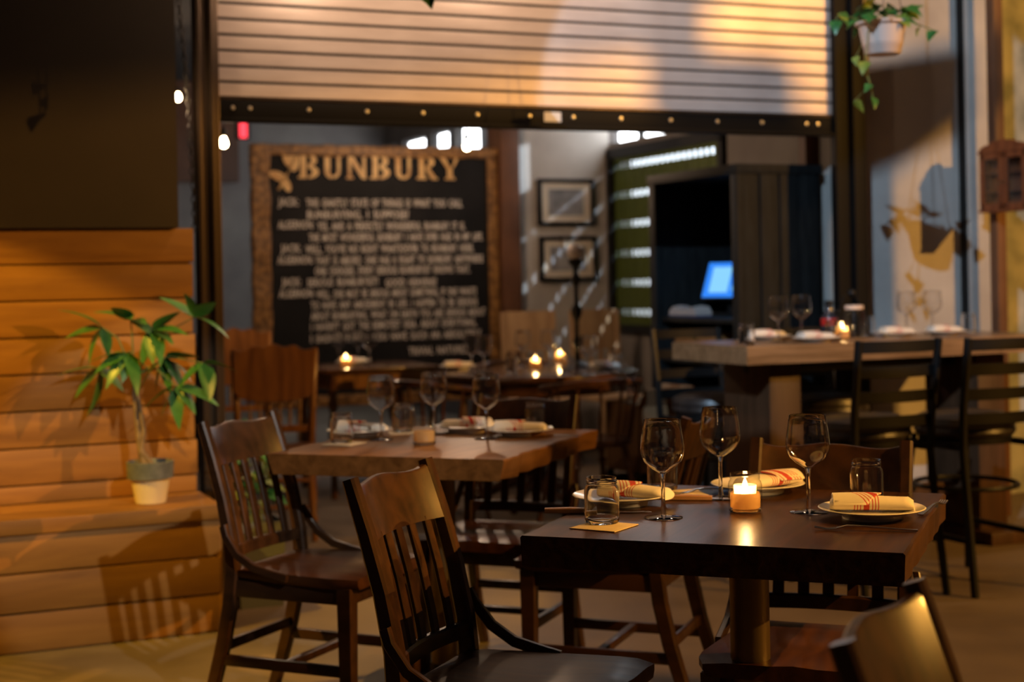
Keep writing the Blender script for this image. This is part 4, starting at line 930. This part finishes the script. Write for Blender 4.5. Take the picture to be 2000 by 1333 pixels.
hubs = [(248, 690, -.06, (-.25, -.5, -.9), 6), (255, 625, .0, (.1, -.5, .2), 5), (200, 640, .02, (-.6, -.2, -.4), 4), (300, 645, -.03, (.5, -.4, -.4), 6), (322, 700, .03, (.4, -.2, -.9), 6), (345, 755, -.02, (.1, -.3, -1), 5), (195, 720, .04, (-.4, 0, -1), 4), (380, 620, -.04, (.3, -.3, .6), 4), (398, 710, -.02, (.3, -.2, -1), 3)]
for i, (px, py, dy, dr_, n) in enumerate(hubs):
    hpnt = P(px, py, dy); base = crown if px < 350 else P(330, 690)
    mid = crown.lerp(hpnt, .5) + Vector((0, 0, .05))
    part('leaf_stalk', MB().tube([crown, mid, hpnt], [.004, .003, .002], 6), 'vine', MTREE)
    D = Vector(dr_).normalized(); e1 = D.cross(Vector((0, 1, .01))).normalized()
    for k in range(n):
        q = R(-75 + 150 * k / (n - 1)); dd = (D * math.cos(q) + e1 * math.sin(q) + Vector((0, -.25 + .1 * (k % 2), 0))).normalized()
        leafat(lm[k % 2], MTREE, hpnt, dd, random.uniform(-.5, .5), random.uniform(.95, 1.30))
leafat(lm[2], MTREE, P(330, 760), (-.4, -.2, -.8), .2, 1, 'dry_leaf'); leafat(lm[2], MTREE, P(352, 770), (.1, -.2, -1), .2, .7, 'dry_leaf')

def heart(name, m): return leaf_mesh(name, .075, .030, m, .35, .22, True)
hl = [heart('vine_leaf', 'leaf'), heart('vine_leaf_yellow', 'leafy')]
def basket(label, loc, strands, seed):
    rnd = random.Random(seed); t = thing('hanging_basket', label, 'plant', loc, 0, 'hanging plants')
    prof = [(.066, 0), (.070, .004), (.074, .030), (.078, .034), (.080, .050), (.090, .110), (.104, .118), (.105, .128), (.098, .128), (.086, .118)]
    bk = MB(); seg = 40
    bk.loft([[(r * (1 + (.012 if k % 2 else 0)) * math.cos(2 * math.pi * k / seg), r * (1 + (.012 if k % 2 else 0)) * math.sin(2 * math.pi * k / seg), z) for k in range(seg)] for r, z in prof], True)
    part('basket', bk, 'white', t); part('soil', MB().lathe([(.088, .116), (.0005, .122)], seg=20), 'soil', t)
    for k in range(3):
        q = R(120 * k + 20); part('hanger_wire', MB().tube([(.1 * math.cos(q), .1 * math.sin(q), .12), (0, 0, .75)], .0018, 5), 'blackm', t)
    part('hook_rod', MB().tube([(0, 0, .75), (0, 0, 1.6)], .003, 6), 'blackm', t)
    for k in range(30):
        q = rnd.uniform(0, 6.28); rr = rnd.uniform(.03, .115); p_ = Vector((rr * math.cos(q), rr * math.sin(q), .13 + rnd.uniform(0, .085) * (1.2 - rr * 6)))
        leafat(hl[k % 5 == 0], t, p_, (math.cos(q + rnd.uniform(-.8, .8)), math.sin(q + rnd.uniform(-.8, .8)), rnd.uniform(-.5, .55)), rnd.uniform(-.7, .7), rnd.uniform(.75, 1.15))
    for st_ in strands:
        part('trailing_stem', MB().tube(st_, .0022, 6), 'vine', t)
        for i in range(1, len(st_)):
            d_ = Vector((rnd.uniform(-1, 1), rnd.uniform(-1, .2), -.7)); leafat(hl[i % 2], t, st_[i], d_, rnd.uniform(-.6, .6), rnd.uniform(.55, .95))
    return t
bl = aty(1724, 107, 6.0)
def BP(px, py, dy=0): return aty(px, py, 6.0 + dy) - bl
basket('white hanging basket of trailing green leaves at the upper right', bl, [[(-.05, -.07, .13), BP(1672, 110, -.1), BP(1700, 165, -.08), BP(1668, 198, -.08)], [(-.06, -.05, .13), BP(1690, 120, -.1), BP(1705, 190, -.06)], [(.08, -.04, .13), BP(1800, 50, -.05), BP(1825, 60, -.05)], [(-.08, 0, .13), BP(1640, 25, -.02), BP(1632, 40, -.02)]], 3)
b2 = aty(835, -150, 5.2)
def BQ(px, py): return aty(px, py, 5.15) - b2
basket('hanging plant above the top edge with one leaf drooping into view', b2, [[(0, -.06, .13), BQ(822, -60), BQ(828, -5)], [(.05, -.05, .13), BQ(850, -40), BQ(842, -2)]], 11)
# leafy floor plant behind the left chair
fp = Vector((-1.035, 6.02, 0))
t = thing('leafy_floor_plant', 'bushy yellow-green plant in a slate planter behind the left chair', 'plant', fp, RZ)
part('planter', MB().loft([[(-w, -w, z), (w, -w, z), (w, w, z), (-w, w, z)] for w, z in ((.085, 0), (.095, .30), (.100, .30), (.100, .335), (.092, .335), (.09, .31))]), 'planter', t)
part('soil', MB().span((-.088, -.088, .30), (.088, .088, .315)), 'soil', t)
rl = random.Random(5); lf = [leaf_mesh('plant_leaf', .11, .022, 'leafy', .3), leaf_mesh('plant_leaf_green', .11, .024, 'leaf', .3)]
for k in range(7):
    q = rl.uniform(0, 6.28); tp = Vector((.07 * math.cos(q), .07 * math.sin(q), rl.uniform(.50, .72))); b0 = Vector((.03 * math.cos(q), .03 * math.sin(q), .31))
    part('stem', MB().tube([b0, b0.lerp(tp, .5) + Vector((0, 0, .02)), tp], .003, 5), 'vine', t)
    for j in range(6): qq = q + rl.uniform(-2, 2); leafat(lf[(j + k) % 2], t, b0.lerp(tp, .35 + .13 * j), (math.cos(qq), math.sin(qq), rl.uniform(-.4, .7)), rl.uniform(-.6, .6), rl.uniform(.7, 1.1))
# counter with box at the far left of the dining room
t = thing('low_sideboard', 'dark sideboard along the far left of the dining room', 'sideboard', W(1.85, 10.6, 0), RZ)
part('body', MB().span((-.5, -.2, .06), (.5, .2, .82), .006), 'blackm', t); part('top_board', MB().span((-.52, -.22, .82), (.52, .22, .85), .004), 'oakd', t); part('plinth', MB().span((-.47, -.17, 0), (.47, .17, .06)), 'blackm', t)
p = onc(490, 660, 10.5)
t = thing('drum_box', 'pale grey-green lidded box on the dark sideboard', 'box', W(2.30, 10.55, .851), RZ)
part('body', MB().lathe([(.065, 0), (.07, .005), (.07, .10), (.0005, .10)], seg=28), 'cream', t); part('lid', MB().lathe([(.073, .095), (.073, .125), (.0005, .127)], seg=28), 'cream', t)
